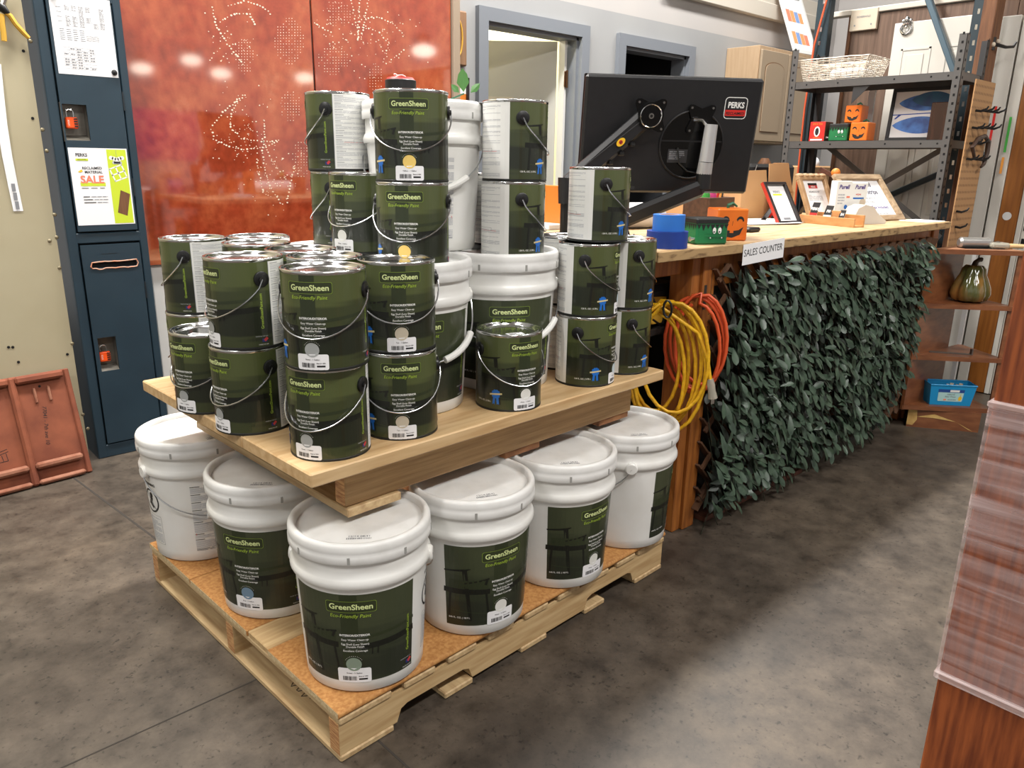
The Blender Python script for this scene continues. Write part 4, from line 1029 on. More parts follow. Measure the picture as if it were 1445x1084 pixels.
for k in range(300):
    x, z = spot(); o = bpy.data.objects.new('leaf', lm[k % 4]); COL.objects.link(o); o.parent = fo
    M = leaf_mat(x, 1.355-rnd.uniform(.02, .065), z); o.matrix_local = Matrix.Translation(-Vector(fo.location)) @ M
V, F, MI = [], [], []
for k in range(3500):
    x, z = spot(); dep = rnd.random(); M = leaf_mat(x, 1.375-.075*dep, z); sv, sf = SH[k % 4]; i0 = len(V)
    V += [tuple(M @ Vector(v)) for v in sv]; F += [tuple(i0+i for i in q) for q in sf]; MI += [0 if dep > .6 else 1]*len(sf)  # deeper leaves take the darker colour, painting in the shade between leaves
me = bpy.data.meshes.new('leaf_mass'); o0 = Vector(fo.location); me.from_pydata([tuple(Vector(v)-o0) for v in V], [], F); me.materials.append(MATS['leaf']); me.materials.append(MATS['leaf_shaded'])
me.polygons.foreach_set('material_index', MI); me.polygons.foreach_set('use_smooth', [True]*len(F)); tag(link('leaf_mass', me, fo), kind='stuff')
m = MB().use('stem_dark')
for k in range(220):
    x, z = spot(); L = rnd.uniform(.06, .16); m.tube([(x, 1.372, z), (x+rnd.uniform(-.03, .04), 1.345, z-L*.5), (x+rnd.uniform(-.03, .06), 1.33, z-L)], .0014, 4)
part('stems', m, fo, kind='stuff')
solo('brown_plank', MB().use('dark_board').beam((2.215, 1.425, .011), (2.93, 1.425, .011), .10, .020, (0, 0, 1), .002), 'dark brown plank lying on the floor along the counter front', 'plank')
a = atz(1017, 712); solo('purple_scrap', MB().use('purple_paper').beam((a.x-.02, a.y+.02, .004), (a.x+.03, a.y-.015, .002), .04, .0008), 'small purple paper scrap on the floor below the leaves', 'paper scrap')
# SALES COUNTER sign
def d_sc(p): p.text('SALES COUNTER', .128, .028, .033, 'print_black', 1, .0, 0, 'CENTER', 0, .98); p.rect(.012, .046, .246, .0468, 'print_lightgrey', 1)
a = aty(1047, 375, KY0-.009); b2 = aty(1105, 363, KY0-.009); U = (b2-a)
sheet('counter_sign', 'white paper sign reading SALES COUNTER on the counter edge', a, U, Vector((-.03, 0, 1))-U.normalized()*0, .262, .068, d_sc, 'sign')

# ================================================================== cords under the counter
def coil(name, label, mt, plane_p, loops, r):
    n = Vector((-.80, -.60, 0)); o = None; path = []
    for (cx, cy, rx, ry, ph, dep) in loops:
        for k in range(20):
            t_ = -PI/2+ph+2*PI*k/20; px, py = cx+rx*math.cos(t_)*(1+.0*k), cy+ry*math.sin(t_)
            path.append(atplane(px, py, Vector(plane_p)+n*dep, n))
    return MB().use(mt).tube(path, r, 7), path
yl = [(930, 512, 42, 84, .1, .0), (934, 518, 48, 88, .2, .012), (938, 510, 52, 86, -.1, .022), (928, 525, 38, 82, .1, .03), (944, 518, 52, 92, .05, .036), (925, 506, 34, 74, .2, .008), (952, 505, 48, 78, -.1, .044)]
r = root('extension_cord', 'coiled yellow extension cord hanging at the counter end', 'cord', (2.03, 1.40, .40), 0, 'coiled extension cords')
m, path = coil('c', '', 'cord_yellow', (1.99, 1.385, .6), yl, .0062); part('cable', m, r, 60)
tail = [path[-1]]+[atplane(x, y, (1.99-.03, 1.385-.03, .6), (-.8, -.6, 0)) for x, y in ((985, 470), (998, 505), (1002, 535))]
part('cable', MB().use('cord_yellow').tube(tail, .0062, 7), r, 60)
pa = atplane(1002, 535, (1.96, 1.355, .6), (-.8, -.6, 0)); pb = atplane(1006, 562, (1.96, 1.355, .6), (-.8, -.6, 0))
part('plug', MB().use('clear_plastic').tube([pa, pa+(pb-pa)*.3, pa+(pb-pa)*.6, pb], [.010, .013, .012, .015], 12), r); 
q = pb+(pb-pa)*.05; part('prongs', MB().use('steel').box(q.x-.006, q.x-.003, q.y-.002, q.y+.002, q.z-.016, q.z).box(q.x+.003, q.x+.006, q.y-.002, q.y+.002, q.z-.016, q.z), r)
part('tie', MB().use('black_plastic').tube([atplane(942+6*math.cos(t_), 436+12*math.sin(t_), (1.94, 1.345, .6), (-.8, -.6, 0)) for t_ in [k*PI/5 for k in range(10)]], .004, 6, True), r)
ol = [(985, 482, 40, 66, .3, .0), (980, 486, 42, 68, .2, .012), (990, 478, 36, 64, .3, .022), (984, 490, 32, 62, .1, .03)]
r2 = root('extension_cord', 'coiled orange extension cord hanging on the counter post behind the yellow one', 'cord', (2.15, 1.40, .55), 0, 'coiled extension cords')
m, path = coil('c', '', 'cord_orange', (2.11, 1.372, .6), ol, .0060); part('cable', m, r2, 60)
r = root('tool_bag', 'black tool bag with a yellow panel on the shelf under the counter', 'bag', (2.07, 1.58, .722))
part('bag_body', MB().use('bag_black').box(1.95, 2.19, 1.515, 1.66, .7205, .86, .02), r)
def bagm(u, v, off): return Vector((1.96+u, 1.5145-off, .735+v))
m = MB(); p = Print(m, bagm, 10, .0015); p.quad([(.0, .02), (.02, .0), (.10, .0), (.13, .085), (.0, .095)], 'bag_yellow', 1); p.text('WALT', .055, .045, .030, 'print_black', 2, .03); p.bar(.105, -.005, .125, .1, .012, 'print_black', 2); p.bar(.13, .0, .15, .1, .006, 'print_lightgrey', 2)
part('yellow_panel', m, r, 0, False); part('strap', MB().use('black_plastic').tube([(1.97, 1.51, .86), (2.0, 1.50, .81), (1.985, 1.50, .76), (2.04, 1.50, .73)], .004, 6), r)

# ================================================================== things on the counter top
def ringroll(name, label, x, y, z, ro, ri, h, mt, group=None):
    m = MB().use(mt); m.lathe([(ri, 0), (ro, 0), (ro, h), (ri, h)], 40, (x, y, z), False, False)
    m.use('cardboard').lathe([(ri, h), (ri-.003, h), (ri-.003, 0), (ri, 0)], 40, (x, y, z), False, False)
    return solo(name, m, label, 'tape', group)
ringroll('tape_roll', 'dark blue tape roll, the wider one lying underneath on the counter', 1.928, 1.418, KZ, .062, .038, .050, 'tape_navy', 'blue tape rolls')
ringroll('tape_roll', 'lighter blue tape roll lying on top of the darker one', 1.926, 1.414, KZ+.0505, .048, .030, .048, 'tape_blue', 'blue tape rolls')
def face_map(o, az):
    U = Vector((math.cos(az), math.sin(az), 0)); return plane_map(o, U, (0, 0, 1)), U
def pumpkin(x, y, z, s, az, label, group, stem=True):
    """x,y: middle of the front face base"""
    U = Vector((math.cos(az), math.sin(az), 0)); Bk = Vector((-U.y, U.x, 0)); o = Vector((x, y, z))
    r = root('pumpkin_box', label, 'pumpkin box', o+Bk*s/2, 0, group)
    Mx = Matrix((U, Bk, Vector((0, 0, 1)))).transposed().to_4x4(); Mx.translation = o
    part('block', MB().use('paint_orange').box(-s/2, s/2, 0, s, 0, s, .004, Mx), r)
    m = MB(); p = Print(m, plane_map(o, U, (0, 0, 1)), 10, .0004)
    for k in (-1, 1):
        c = k*.24*s; pts = [(c+.13*s*math.cos(t_), .62*s+.15*s*math.sin(t_)) for t_ in [PI*i/10 for i in range(11)]]+[(c+.085*s*math.cos(t_), .60*s+.085*s*math.sin(t_)) for t_ in [PI-PI*i/8 for i in range(9)]]
        n = len(pts); m.use('paint_black')
        for i in range(8): m.poly([p.P(*pts[min(i+(i>0), 10)], 1), p.P(*pts[min(i+2, 10)], 1), p.P(*pts[n-2-i if n-2-i > 10 else 11], 1), p.P(*pts[n-1-i], 1)])
    top = [(-.36*s, .40*s), (-.2*s, .34*s), (-.08*s, .32*s), (-.08*s, .25*s), (.04*s, .25*s), (.04*s, .32*s), (.2*s, .34*s), (.36*s, .44*s)]
    bot = [(-.36*s, .40*s), (-.30*s, .22*s), (-.16*s, .12*s), (-.12*s, .12*s), (0.0, .10*s), (.06*s, .12*s), (.26*s, .20*s), (.36*s, .44*s)]
    for i in range(7): p.quad([top[i], top[i+1], bot[i+1], bot[i]], 'paint_black', 1)
    p.bar(0, .62*s, -.01*s, .48*s, .012*s, 'paint_black')
    part('painted_face', m, r, 0, False)
    if stem: c = o+Bk*s*.5; part('stem', MB().use('stem_green').tube([(c.x, c.y, z+s), (c.x, c.y, z+s*1.08), (c.x+U.x*.15*s, c.y+U.y*.15*s, z+s*1.15), (c.x+U.x*.3*s, c.y+U.y*.3*s, z+s*1.05)], [.05*s, .06*s, .05*s, .03*s], 8), r)
    return r
def monster(x, y, z, w_, d_, h_, az, label, group):
    U = Vector((math.cos(az), math.sin(az), 0)); Bk = Vector((-U.y, U.x, 0)); o = Vector((x, y, z)); r = root('green_face_box', label, 'painted box', o+Bk*d_/2, 0, group)
    Mx = Matrix((U, Bk, Vector((0, 0, 1)))).transposed().to_4x4(); Mx.translation = o
    part('block', MB().use('paint_green').box(-w_/2, w_/2, 0, d_, 0, h_, .005, Mx), r)
    m = MB().use('paint_black').box(-w_/2-.001, w_/2+.001, -.001, d_+.001, h_*.78, h_+.002, .004, Mx)
    for sd in range(2):
        f_ = plane_map(o-Bk*.0006, U, (0, 0, 1)) if sd == 0 else plane_map(o-U*(w_/2+.0006)+Bk*d_, -Bk, (0, 0, 1)); p = Print(m, f_, 10, .0004)
        W0 = w_ if sd == 0 else d_; a0 = -w_/2 if sd == 0 else 0
        for k in range(7): a = a0+W0*k/7; p.quad([(a, h_*.80), (a+W0/7, h_*.80), (a+W0/14, h_*(.62-.08*(k % 2)))], 'paint_black', 1)
    part('painted_hair', m, r, 0)
    m = MB(); p = Print(m, plane_map(o-Bk*.0006, U, (0, 0, 1)), 10, .0006)
    for k in (-1, 1): p.disc(.14*w_+k*.085*w_, h_*.55, .055*w_, 'print_white', 2, 12, .09*w_); p.disc(.13*w_+k*.085*w_, h_*.50, .025*w_, 'paint_black', 3, 8)
    p.bar(-.15*w_, h_*.27, .40*w_, h_*.25, .008*w_, 'paint_black', 2)
    for k in range(5): p.bar(-.1*w_+k*.11*w_, h_*.31, -.1*w_+k*.11*w_, h_*.22, .006*w_, 'paint_black', 2)
    p.disc(-.06*w_, h_*.27, .02*w_, 'print_white', 3, 8); p.disc(.30*w_, h_*.27, .02*w_, 'print_white', 3, 8)
    for k in (.30, .42): p.bar(-.25*w_, h_*k, .5*w_, h_*k, .004*w_, 'chair_dark', 1)
    part('painted_face', m, r, 0, False)
    e = o-U*w_*.5+Vector((0, 0, h_*.22))+Bk*.012; part('bolt', MB().use('steel').cyl(e, e-U*.012, .005, 10).cyl(e-U*.012, e-U*.016, .008, 10), r)
    return r
G4 = 'painted wooden halloween boxes'
monster(2.118, 1.385, KZ, .112, .09, .080, -.46, 'green box with black jagged hair, beside the blue tape on the counter', G4)
pumpkin(2.285, 1.418, KZ, .105, -.62, 'orange pumpkin box on the counter beside the green box', G4)
# pen box
r = root('pen_box', 'dark wooden pen box holding pens and markers on the counter', 'pen box', (2.62, 1.74, KZ))
def PB(m, x0, x1, y0, y1, z0, z1): m.box(2.62+x0, 2.62+x1, 1.74+y0, 1.74+y1, KZ+z0, KZ+z1, .001)
for nm, q in (('side', (-.085, .085, -.06, -.05, 0, .125)), ('side', (-.085, .085, .05, .06, 0, .125)), ('side', (-.085, -.075, -.05, .05, 0, .125)), ('side', (.075, .085, -.05, .05, 0, .125)), ('bottom', (-.075, .075, -.05, .05, 0, .01))):
    m = MB().use('pen_box_wood'); PB(m, *q); part(nm, m, r)
pens = [('print_black', -.02, .02, .11), ('pencil', .055, .05, .17), ('print_white', .05, .06, .165), ('pencil', .035, .03, .16), ('print_black', .06, .04, .15), ('print_white', .0, -.02, .14), ('red', .02, .05, .14), ('print_black', .03, -.01, .13)]
for i, (c, x, dx, L) in enumerate(pens):
    a = Vector((2.62+x-.02, 1.74-.02+.01*(i % 4), KZ+.012)); b3 = Vector((2.62+x+dx*.5, 1.74-.02+.012*(i % 3), KZ+L+.03)); m = MB().use(c).tube([a, b3], .0045, 7); m.use('print_black').tube([b3, b3+(b3-a).normalized()*.008], [.004, .001], 7)
    solo('pen', m, '%s pen standing in the dark wooden box, %s from the left' % ({'print_black': 'black', 'pencil': 'wood-coloured', 'print_white': 'white', 'red': 'red'}[c], ['second', 'eighth', 'seventh', 'sixth', 'last', 'third', 'fourth', 'fifth'][i]), 'pen', 'pens in the wooden box')
for c, x, y, lb in (('green_bright', -.055, -.02, 'green'), ('pink', -.012, -.02, 'pink')):
    solo('marker', MB().use(c).lathe([(.012, .012), (.016, .02), (.016, .135), (.011, .150), (.004, .155)], 14, (2.62+x, 1.74+y, KZ)), '%s capped marker standing in the dark wooden box' % lb, 'marker', 'pens in the wooden box')
solo('price_tag_card', MB().use('paper_white').box(2.60, 2.66, 1.745, 1.7465, KZ+.02, KZ+.155), 'white card tucked in the dark wooden pen box', 'card')
a = atz(1058, 327, KZ); solo('phone_receiver', MB().use('black_plastic').box(a.x-.05, a.x+.03, a.y-.03, a.y+.035, KZ, KZ+.018, .006), 'small black device lying on the counter beside the papers', 'device')
for k, (px, py, rz) in enumerate(((1078, 312, -.5), (1072, 315, -.35))):
    a = atz(px, py, KZ); M = Matrix.Translation((a.x, a.y, KZ+.0005+.004*k)) @ Matrix.Rotation(rz, 4, 'Z') @ Matrix.Rotation(-.012*k, 4, 'Y')
    solo('paper_sheet', MB().use('paper_white').box(-.14, .14, -.108, .108, 0, .003, 0, M), 'white paper stack on the counter before the black frame, %s sheets' % ('lower', 'upper')[k], 'paper', 'papers on the counter')
def framed(name, label, q, fw, depth, mt, art, back=None, wavy=False, side=None):
    x, y, z, az, w_, h_, ln = q; U = Vector((math.cos(az), math.sin(az), 0)); B = Vector((-U.y, U.x, 0)); V = Vector((0, 0, math.cos(ln)))+B*math.sin(ln); N = U.cross(V); o = Vector((x, y, z))
    r = root(name, label, 'picture frame', o+U*w_/2); Mx = Matrix((U, V, N)).transposed().to_4x4(); Mx.translation = o
    for u0, u1, v0, v1 in ((0, w_, 0, fw), (0, w_, h_-fw, h_), (0, fw, fw, h_-fw), (w_-fw, w_, fw, h_-fw)):
        part('frame_bar', MB().use(mt).box(u0, u1, v0, v1, -depth/2, depth/2, .002, Mx), r)
    if side: part('frame_side', MB().use(side).box(-.002, 0, 0, h_, -depth/2, depth/2-.003, 0, Mx), r)
    if wavy:
        m = MB().use(mt)
        for k in range(5): c = o+U*(w_*(k+.5)/5)+V*(h_+.001); m.sphere(c, w_/10, 10, 6, (1, 1, .5))
        part('wavy_crest', m, r)
    part('backing', MB().use('cardboard').box(fw*.5, w_-fw*.5, fw*.5, h_-fw*.5, -depth/2, -depth/2+.003, 0, Mx), r)
    m = MB(); p = Print(m, plane_map(o+N*(-depth/2+.004), U, V), 10, .0003); p.rect(fw*.9, fw*.9, w_-fw*.9, h_-fw*.9, 'paper_white', 1); art(p, w_, h_, fw); part('print', m, r, 0, False)
    if back is not None: b0 = o+U*w_*.5+V*h_*.62-N*depth/2; e = o+U*w_*.5+B*(h_*math.sin(ln)+back); part('easel_leg', MB().use('frame_black').beam(b0, (e.x, e.y, z+.003), .03, .004), r)
    return r
def art1(p, w, h, f):
    p.text('PERKS', w*.5, h*.76, .016, 'print_grey', 2, .02); p.rect(w*.3, h*.70, w*.7, h*.74, 'lime', 2)
    for v in (.62, .55, .49): p.lines(w*.22, w*.8, h*v, h*v-.004, 1, 'print_lightgrey', 2, .7, random.Random(int(v*100)))
    p.rect(w*.36, h*.12, w*.66, h*.17, 'print_grey', 2)
def art2(p, w, h, f):
    p.rect(w*.34, h*.72, w*.66, h*.84, 'flag_red', 2); p.rect(w*.34, h*.79, w*.66, h*.84, 'print_black', 3); p.text('PERKS', w*.5, h*.735, .012, 'print_white', 4, .02)
    p.text('MEMBERSHIP', w*.5, h*.62, .014, 'print_grey', 2, .01); p.lines(w*.25, w*.75, h*.58, h*.44, 5, 'print_lightgrey', 2, .5, random.Random(4))
def art3(p, w, h, f):
    p.text('3/4" Salvaged', w*.45, h*.76, .036, 'print_slate', 2, .03); p.text('Wood Strips', w*.52, h*.60, .036, 'print_slate', 2, .03)
    p.text("Approx. 3' lengths for DIY", w*.5, h*.49, .018, 'print_grey', 2, .01); p.text('and crafts', w*.5, h*.41, .018, 'print_grey', 2, .01)
    p.text('$1 Each - Tax Included', w*.52, h*.28, .024, 'purple_print', 2, .02); p.text('* see cashier for larger bundles', w*.5, h*.16, .015, 'print_grey', 2, .01)
framed('framed_sign', 'small black frame with a PERKS notice standing on the counter', (3.128, 1.714, KZ, -.198, .145, .209, .591), .014, .018, 'frame_black', art1, .04, False, 'frame_red')
framed('framed_sign', 'tan wooden frame with wavy top on the counter behind the card tray', (3.544, 1.788, KZ, -.16, .213, .226, .461), .022, .02, 'frame_tan', art2, .05, True)
framed('framed_sign', 'wide grey wooden frame advertising salvaged wood strips on the counter', (3.637, 1.593, KZ, -.194, .356, .272, .697), .030, .02, 'frame_grey_wood', art3, .05)
# card tray
a = Vector((3.352, 1.742, KZ)); b2 = Vector((3.262, 1.448, KZ)); U = (b2-a).normalized(); Bk = Vector((-U.y, U.x, 0)); L = (b2-a).length
r = root('card_tray', 'light wooden card tray standing before the framed signs', 'tray', (a+b2)/2+Bk*.03); Mx = Matrix((U, Bk, Vector((0, 0, 1)))).transposed().to_4x4(); Mx.translation = a
part('front_board', MB().use('tray_wood').box(0, L, 0, .008, 0, .036, .001, Mx), r); part('back_board', MB().use('tray_wood').box(0, L, .055, .063, 0, .05, .001, Mx), r); part('bottom_board', MB().use('tray_wood').box(0, L, .008, .055, 0, .006, 0, Mx), r); part('divider', MB().use('tray_wood').box(L*.5, L*.5+.05, .03, .034, .006, .062, .001, Mx), r)
for k, (u, wv, c) in enumerate(((.035, .042, 'PE'), (.115, .042, 'PE'), (.20, .030, 'IN'))):
    o = a+U*u+Bk*.012; V = Vector((0, 0, 1))+Bk*.35; V.normalize(); h_ = (.088, .078, .062)[k]; o = o+V*.008
    def dc(p, wv=wv, h_=h_, k=k): p.rect(0, h_*.45, wv, h_, 'print_black', 1); p.rect(0, h_*.2 if k == 0 else h_*.35, wv, h_*.45, 'red' if k == 0 else 'print_white', 1); p.text(('PERKS', 'PM', 'IN')[k], wv*.5, h_*.6, .017, 'print_white', 2, .03)
    sheet('business_card', ('black and red card at the far end of the card tray', 'black and white card in the middle of the card tray', 'small card at the near end of the card tray')[k], o, U, V, wv, h_, dc, 'card')['group'] = 'cards in the tray'
# sanitizer stand
r = root('sanitizer_box', 'white sanitizing wipes carton standing on the counter', 'carton', (3.56, 1.62, KZ)); az = -.35; U = Vector((math.cos(az), math.sin(az), 0)); Bk = Vector((-U.y, U.x, 0)); o = Vector((3.475, 1.640, KZ)); Mx = Matrix((U, Bk, Vector((0, 0, 1)))).transposed().to_4x4(); Mx.translation = o
part('carton_half', MB().use('print_white').box(0, .0865, 0, .04, 0, .185, .002, Mx), r); part('carton_half', MB().use('print_white').box(.0870, .185, 0, .04, 0, .178, .002, Mx), r)
m = MB(); p = Print(m, plane_map(o-Bk*.0006, U, (0, 0, 1)), 10, .0004)
p.rect(.003, .003, .182, .175, 'print_white', .5)
for c in (.04, .135): p.text('Purell', c, .15, .026, 'purple_print', 2, .03, .2)
p.rect(.10, .105, .165, .112, 'ribbon_blue', 1); p.text('wipes', .13, .122, .014, 'red', 1, .01); p.lines(.01, .05, .13, .08, 4, 'print_lightgrey', 1); p.disc(.062, .07, .010, 'ribbon_blue', 1); p.disc(.062, .04, .006, 'pale_blue', 1); p.disc(.16, .09, .018, 'cream_plate', 1); p.rect(.06, .11, .08, .118, 'salmon', 1)
part('print', m, r, 0, False)
m = MB().use('sanitizer_grey'); c = Vector((3.555, 1.540, KZ)); prof = [(-.09, 0), (.10, .0), (.105, .012), (.05, .045), (.02, .075), (-.03, .085), (-.07, .07), (-.09, .03)]
m.prism(prof, lambda u, v, s: c+U*u+Vector((0, 0, v))+Bk*(-.035+.07*s)); solo('wipe_dispenser', m, 'grey rounded plastic dispenser before the wipes carton', 'dispenser')
m = MB().use('tray_wood'); a = atz(1268, 305, KZ); m.box(4.02, 4.095, 1.62, 1.85, KZ, KZ+.045, .003); solo('wooden_box', m, 'low wooden box at the far right end of the counter', 'box')
a = Vector((3.99, 1.90, KZ)); solo('leaning_board', MB().use('dark_board').beam((4.06, 1.60, KZ+.05), (3.97, 1.98, KZ+.235), .02, .014, (1, 0, 0)), 'dark narrow board leaning behind the wide grey frame', 'board')
solo('orange_ball', MB().use('orange').sphere((3.86, 1.84, KZ+.218), .022, 16, 10).use('print_white').cyl((3.86, 1.84, KZ), (3.86, 1.84, KZ+.20), .008, 8), 'orange rounded knob peeking over the wide grey frame', 'knob')
a = atz(1290, 309, KZ); M = Matrix.Translation((3.99, 1.47, KZ)) @ Matrix.Rotation(-.1, 4, 'Z'); solo('paper_pad', MB().use('paper_white').box(-.07, .10, -.09, .05, 0, .003, 0, M), 'white paper lying at the right end of the counter', 'paper')
# lime and red things between the frames
solo('tennis_ball', MB().use('lime').sphere((3.50, 1.93, KZ+.045), .033, 16, 10).use('print_black').lathe([(.03, 0), (.03, .013)], 14, (3.50, 1.93, KZ)), 'lime ball seen between the two small frames', 'ball')
solo('red_can', MB().use('red').lathe([(.033, 0), (.035, .003), (.035, .10)], 20, (3.55, 1.965, KZ), True, False).use('print_black').lathe([(.035, .10), (.035, .15), (.03, .155), (.0, .155)], 20, (3.55, 1.965, KZ), False), 'red and black can behind the tan wavy frame', 'can')
# cardboard boxes
def cbox(name, label, x0, x1, y0, y1, h_, flaps, art):
    r = root(name, label, 'cardboard box', ((x0+x1)/2, (y0+y1)/2, KZ))
    for nm, q in (('wall', (x0, x1, y0, y0+.005, KZ, KZ+h_)), ('wall', (x0, x1, y1-.005, y1, KZ, KZ+h_)), ('wall', (x0, x0+.005, y0+.005, y1-.005, KZ, KZ+h_)), ('wall', (x1-.005, x1, y0+.005, y1-.005, KZ, KZ+h_)), ('bottom', (x0, x1, y0, y1, KZ, KZ+.004))):
        part(nm, MB().use('cardboard').box(*q), r)
    for pts in flaps: m = MB().use('cardboard'); m.prism([(0, 0)]*0+[(i, 0) for i in range(len(pts))], lambda u, v, s, pts=pts: Vector(pts[int(u)])+Vector((0, .004*s, 0))); part('flap', m, r)
    m = MB(); art(m, r)
    if m.v: part('print', m, r, 0, False)
YA = 2.02; a = aty(1046, 272, YA); b2 = aty(1120, 272, YA); h1 = a.z-KZ; c1 = aty(1053, 241, YA); c2 = aty(1082, 240, YA); c3 = aty(1085, 231, YA); c4 = aty(1118, 230, YA); mid = aty(1083, 272, YA)
def artA(m, r):
    p = Print(m, plane_map((mid.x+.10, YA-.004, c3.z-.075), (-1, 0, 0), (0, 0, -1)), 10, .0004); m2 = p
    f_ = lambda u, v, off: Vector((mid.x+.14-u, YA-.004-off, c3.z-.08-v)); p.f = f_; p.text('81', 0, 0, .05, 'ink_black', 1, .01)
cbox('cardboard_box', 'open cardboard box with raised flaps marked 81, on the counter', a.x, b2.x, YA, 2.24, h1,
     [[(a.x, YA, KZ+h1), (mid.x, YA, KZ+h1), (c2.x, YA+.002, c2.z), (c1.x, YA+.002, c1.z)], [(mid.x, YA-.006, KZ+h1), (b2.x-.02, YA-.006, KZ+h1), (c4.x-.05, YA-.004, c4.z), (c3.x, YA-.004, c3.z)], [(b2.x-.01, YA+.0, KZ+h1-.02), (b2.x, YA+.10, KZ+h1), (c4.x+.0, YA+.10, c4.z), (c4.x-.035, YA, c4.z)]], artA)
YC = 2.10; a = aty(978, 277, YC); b2 = aty(1022, 277, YC)
def artC(m, r):
    p = Print(m, plane_map((a.x, YC-.0006, KZ), (1, 0, 0), (0, 0, 1)), 10, .0004); h_ = a.z-KZ; wv = b2.x-a.x
    p.rrect(wv*.16, h_*.52, wv*.2, h_*.85, .004, 'ink_black', 1, .006); 
    for k in range(3): p.rect(wv*.09, h_*(.25+.2*k), wv*.23, h_*(.27+.2*k), 'ink_black', 1)
    for u in (.45, .6): p.rect(wv*u-.003, h_*.45, wv*u+.003, h_*.75, 'ink_black', 1); p.quad([(wv*u-.010, h_*.72), (wv*u+.010, h_*.72), (wv*u, h_*.92)], 'ink_black', 1)
    p.rect(wv*.40, h_*.36, wv*.65, h_*.39, 'ink_black', 1)
cbox('cardboard_box', 'cardboard carton with arrow marks under the monitor', a.x, b2.x, YC, 2.26, a.z-KZ, [], artC)
solo('paper_roll', MB().use('paper_white').tube([(2.15, 2.02, KZ+.05), (2.52, 1.90, KZ+.05)], .049, 18), 'white paper roll lying under the monitor arm', 'paper roll')
solo('notepad', MB().use('yellow_print').box(2.40, 2.52, 1.56, 1.66, KZ, KZ+.006).use('paper_white').box(2.38, 2.50, 1.58, 1.69, KZ+.006, KZ+.009), 'white and yellow notepad lying behind the green box', 'notepad')
m = MB().use('black_plastic'); a = aty(1062, 231, 2.6); b2 = aty(1122, 245, 2.6); m.box(a.x, b2.x, 2.6, 2.9, .0, a.z, .02); p = Print(m, plane_map((a.x, 2.599, b2.z-.05), (1, 0, 0), (0, 0, 1)), 10, .001)
p.text('Life', .24, .06, .07, 'print_blue', 1, .02); p.text('blue', .40, .06, .06, 'print_blue', 1, .02); p.bar(.03, .06, .05, .10, .01, 'print_white', 1)
solo('black_crate', m, 'tall black box with pale blue lettering behind the cardboard flaps', 'box')
for k, (px, mt) in enumerate(((796, 'orange'), (776, 'paper_white'))):
    a = aty(px, 330, 2.05); solo('book', MB().use(mt).box(a.x-.005, a.x+(.012 if k == 0 else .10), 2.05, 2.20, KZ, KZ+(.16 if k == 0 else .02), .002), ('orange folder standing behind the top can of the three-high stack', 'white papers on the counter left of the orange folder')[k], ('folder', 'paper')[k])

# ================================================================== monitor on arms
q = (2.006, 1.87, 1.148, -.602, .614, .381, -.166); x, y, z, az, w_, h_, ln = q
U = Vector((math.cos(az), math.sin(az), 0)); B = Vector((-U.y, U.x, 0)); V = Vector((0, 0, math.cos(ln)))+B*math.sin(ln); N = U.cross(V); o = Vector((x, y, z))
Mx = Matrix((U, V, N)).transposed().to_4x4(); Mx.translation = o
mo = root('monitor', 'large black monitor seen from behind, held up by a desk arm', 'monitor', o+U*w_/2)
part('back_shell', MB().use('monitor_black').box(0, w_, 0, h_, -.012, .012, .008, Mx), mo)
part('bezel', MB().use('gloss_black').box(-.001, w_+.001, -.001, h_+.001, -.018, -.012, .002, Mx), mo)
cx_, cy_ = .385, .165
def mp_(u, v, n): return o+U*u+V*v+N*n
part('round_plate', MB().use('gloss_black').tube([mp_(cx_, cy_, .0121), mp_(cx_, cy_, .0135)], .112, 40), mo)
part('stand_ring', MB().use('monitor_black').tube([mp_(cx_+.112*math.cos(t_), cy_+.112*math.sin(t_), .014) for t_ in [2*PI*k/40 for k in range(40)]], .0035, 6, True), mo)
m = MB(); p = Print(m, lambda u, v, off: mp_(u, v, .0138+off), 10, .0004); p.rect(cx_-.08, cy_-.06, cx_-.01, cy_-.015, 'dark_grey', 1); p.rect(cx_-.11, cy_+.01, cx_+.11, cy_+.015, 'monitor_black', 1); p.lines(cx_-.075, cx_-.02, cy_-.02, cy_-.05, 5, 'print_grey', 2)
part('rating_plate', m, mo, 0, False)
m = MB(); p = Print(m, lambda u, v, off: mp_(u, v, .0122+off), 10, .0004); s_ = (.525, .288)
p.rrect(*s_, .080, .070, .012, 'print_white', 1); p.rrect(*s_, .075, .065, .010, 'print_black', 2); p.rect(s_[0]-.0365, s_[1]-.025, s_[0]+.0365, s_[1]-.006, 'red', 3); p.text('PERKS', s_[0], s_[1]+.001, .026, 'print_white', 4, .035, 0, 'CENTER', 0, .82); p.text('RECLAIMED', s_[0], s_[1]-.021, .0125, 'print_black', 4, .02)
part('sticker', m, mo, 0, False); m = MB().use('dark_grey').box(.175, .20, .012, .022, .0122, .014, 0, Mx); part('port', m, mo)
part('cable', MB().use('black_plastic').tube([mp_(cx_-.05, cy_-.01, .02), mp_(cx_-.04, cy_-.06, .03), mp_(cx_-.01, cy_-.085, .035), mp_(cx_+.03, cy_-.09, .04)], .003, 6), mo)
ar = root('desk_mount', 'black and silver double monitor arm clamped to the counter', 'monitor arm', (2.14, 1.80, KZ))
def ap(px, py, d): return CAMLOC+ray(px, py)*d     # a point at depth d along the camera axis
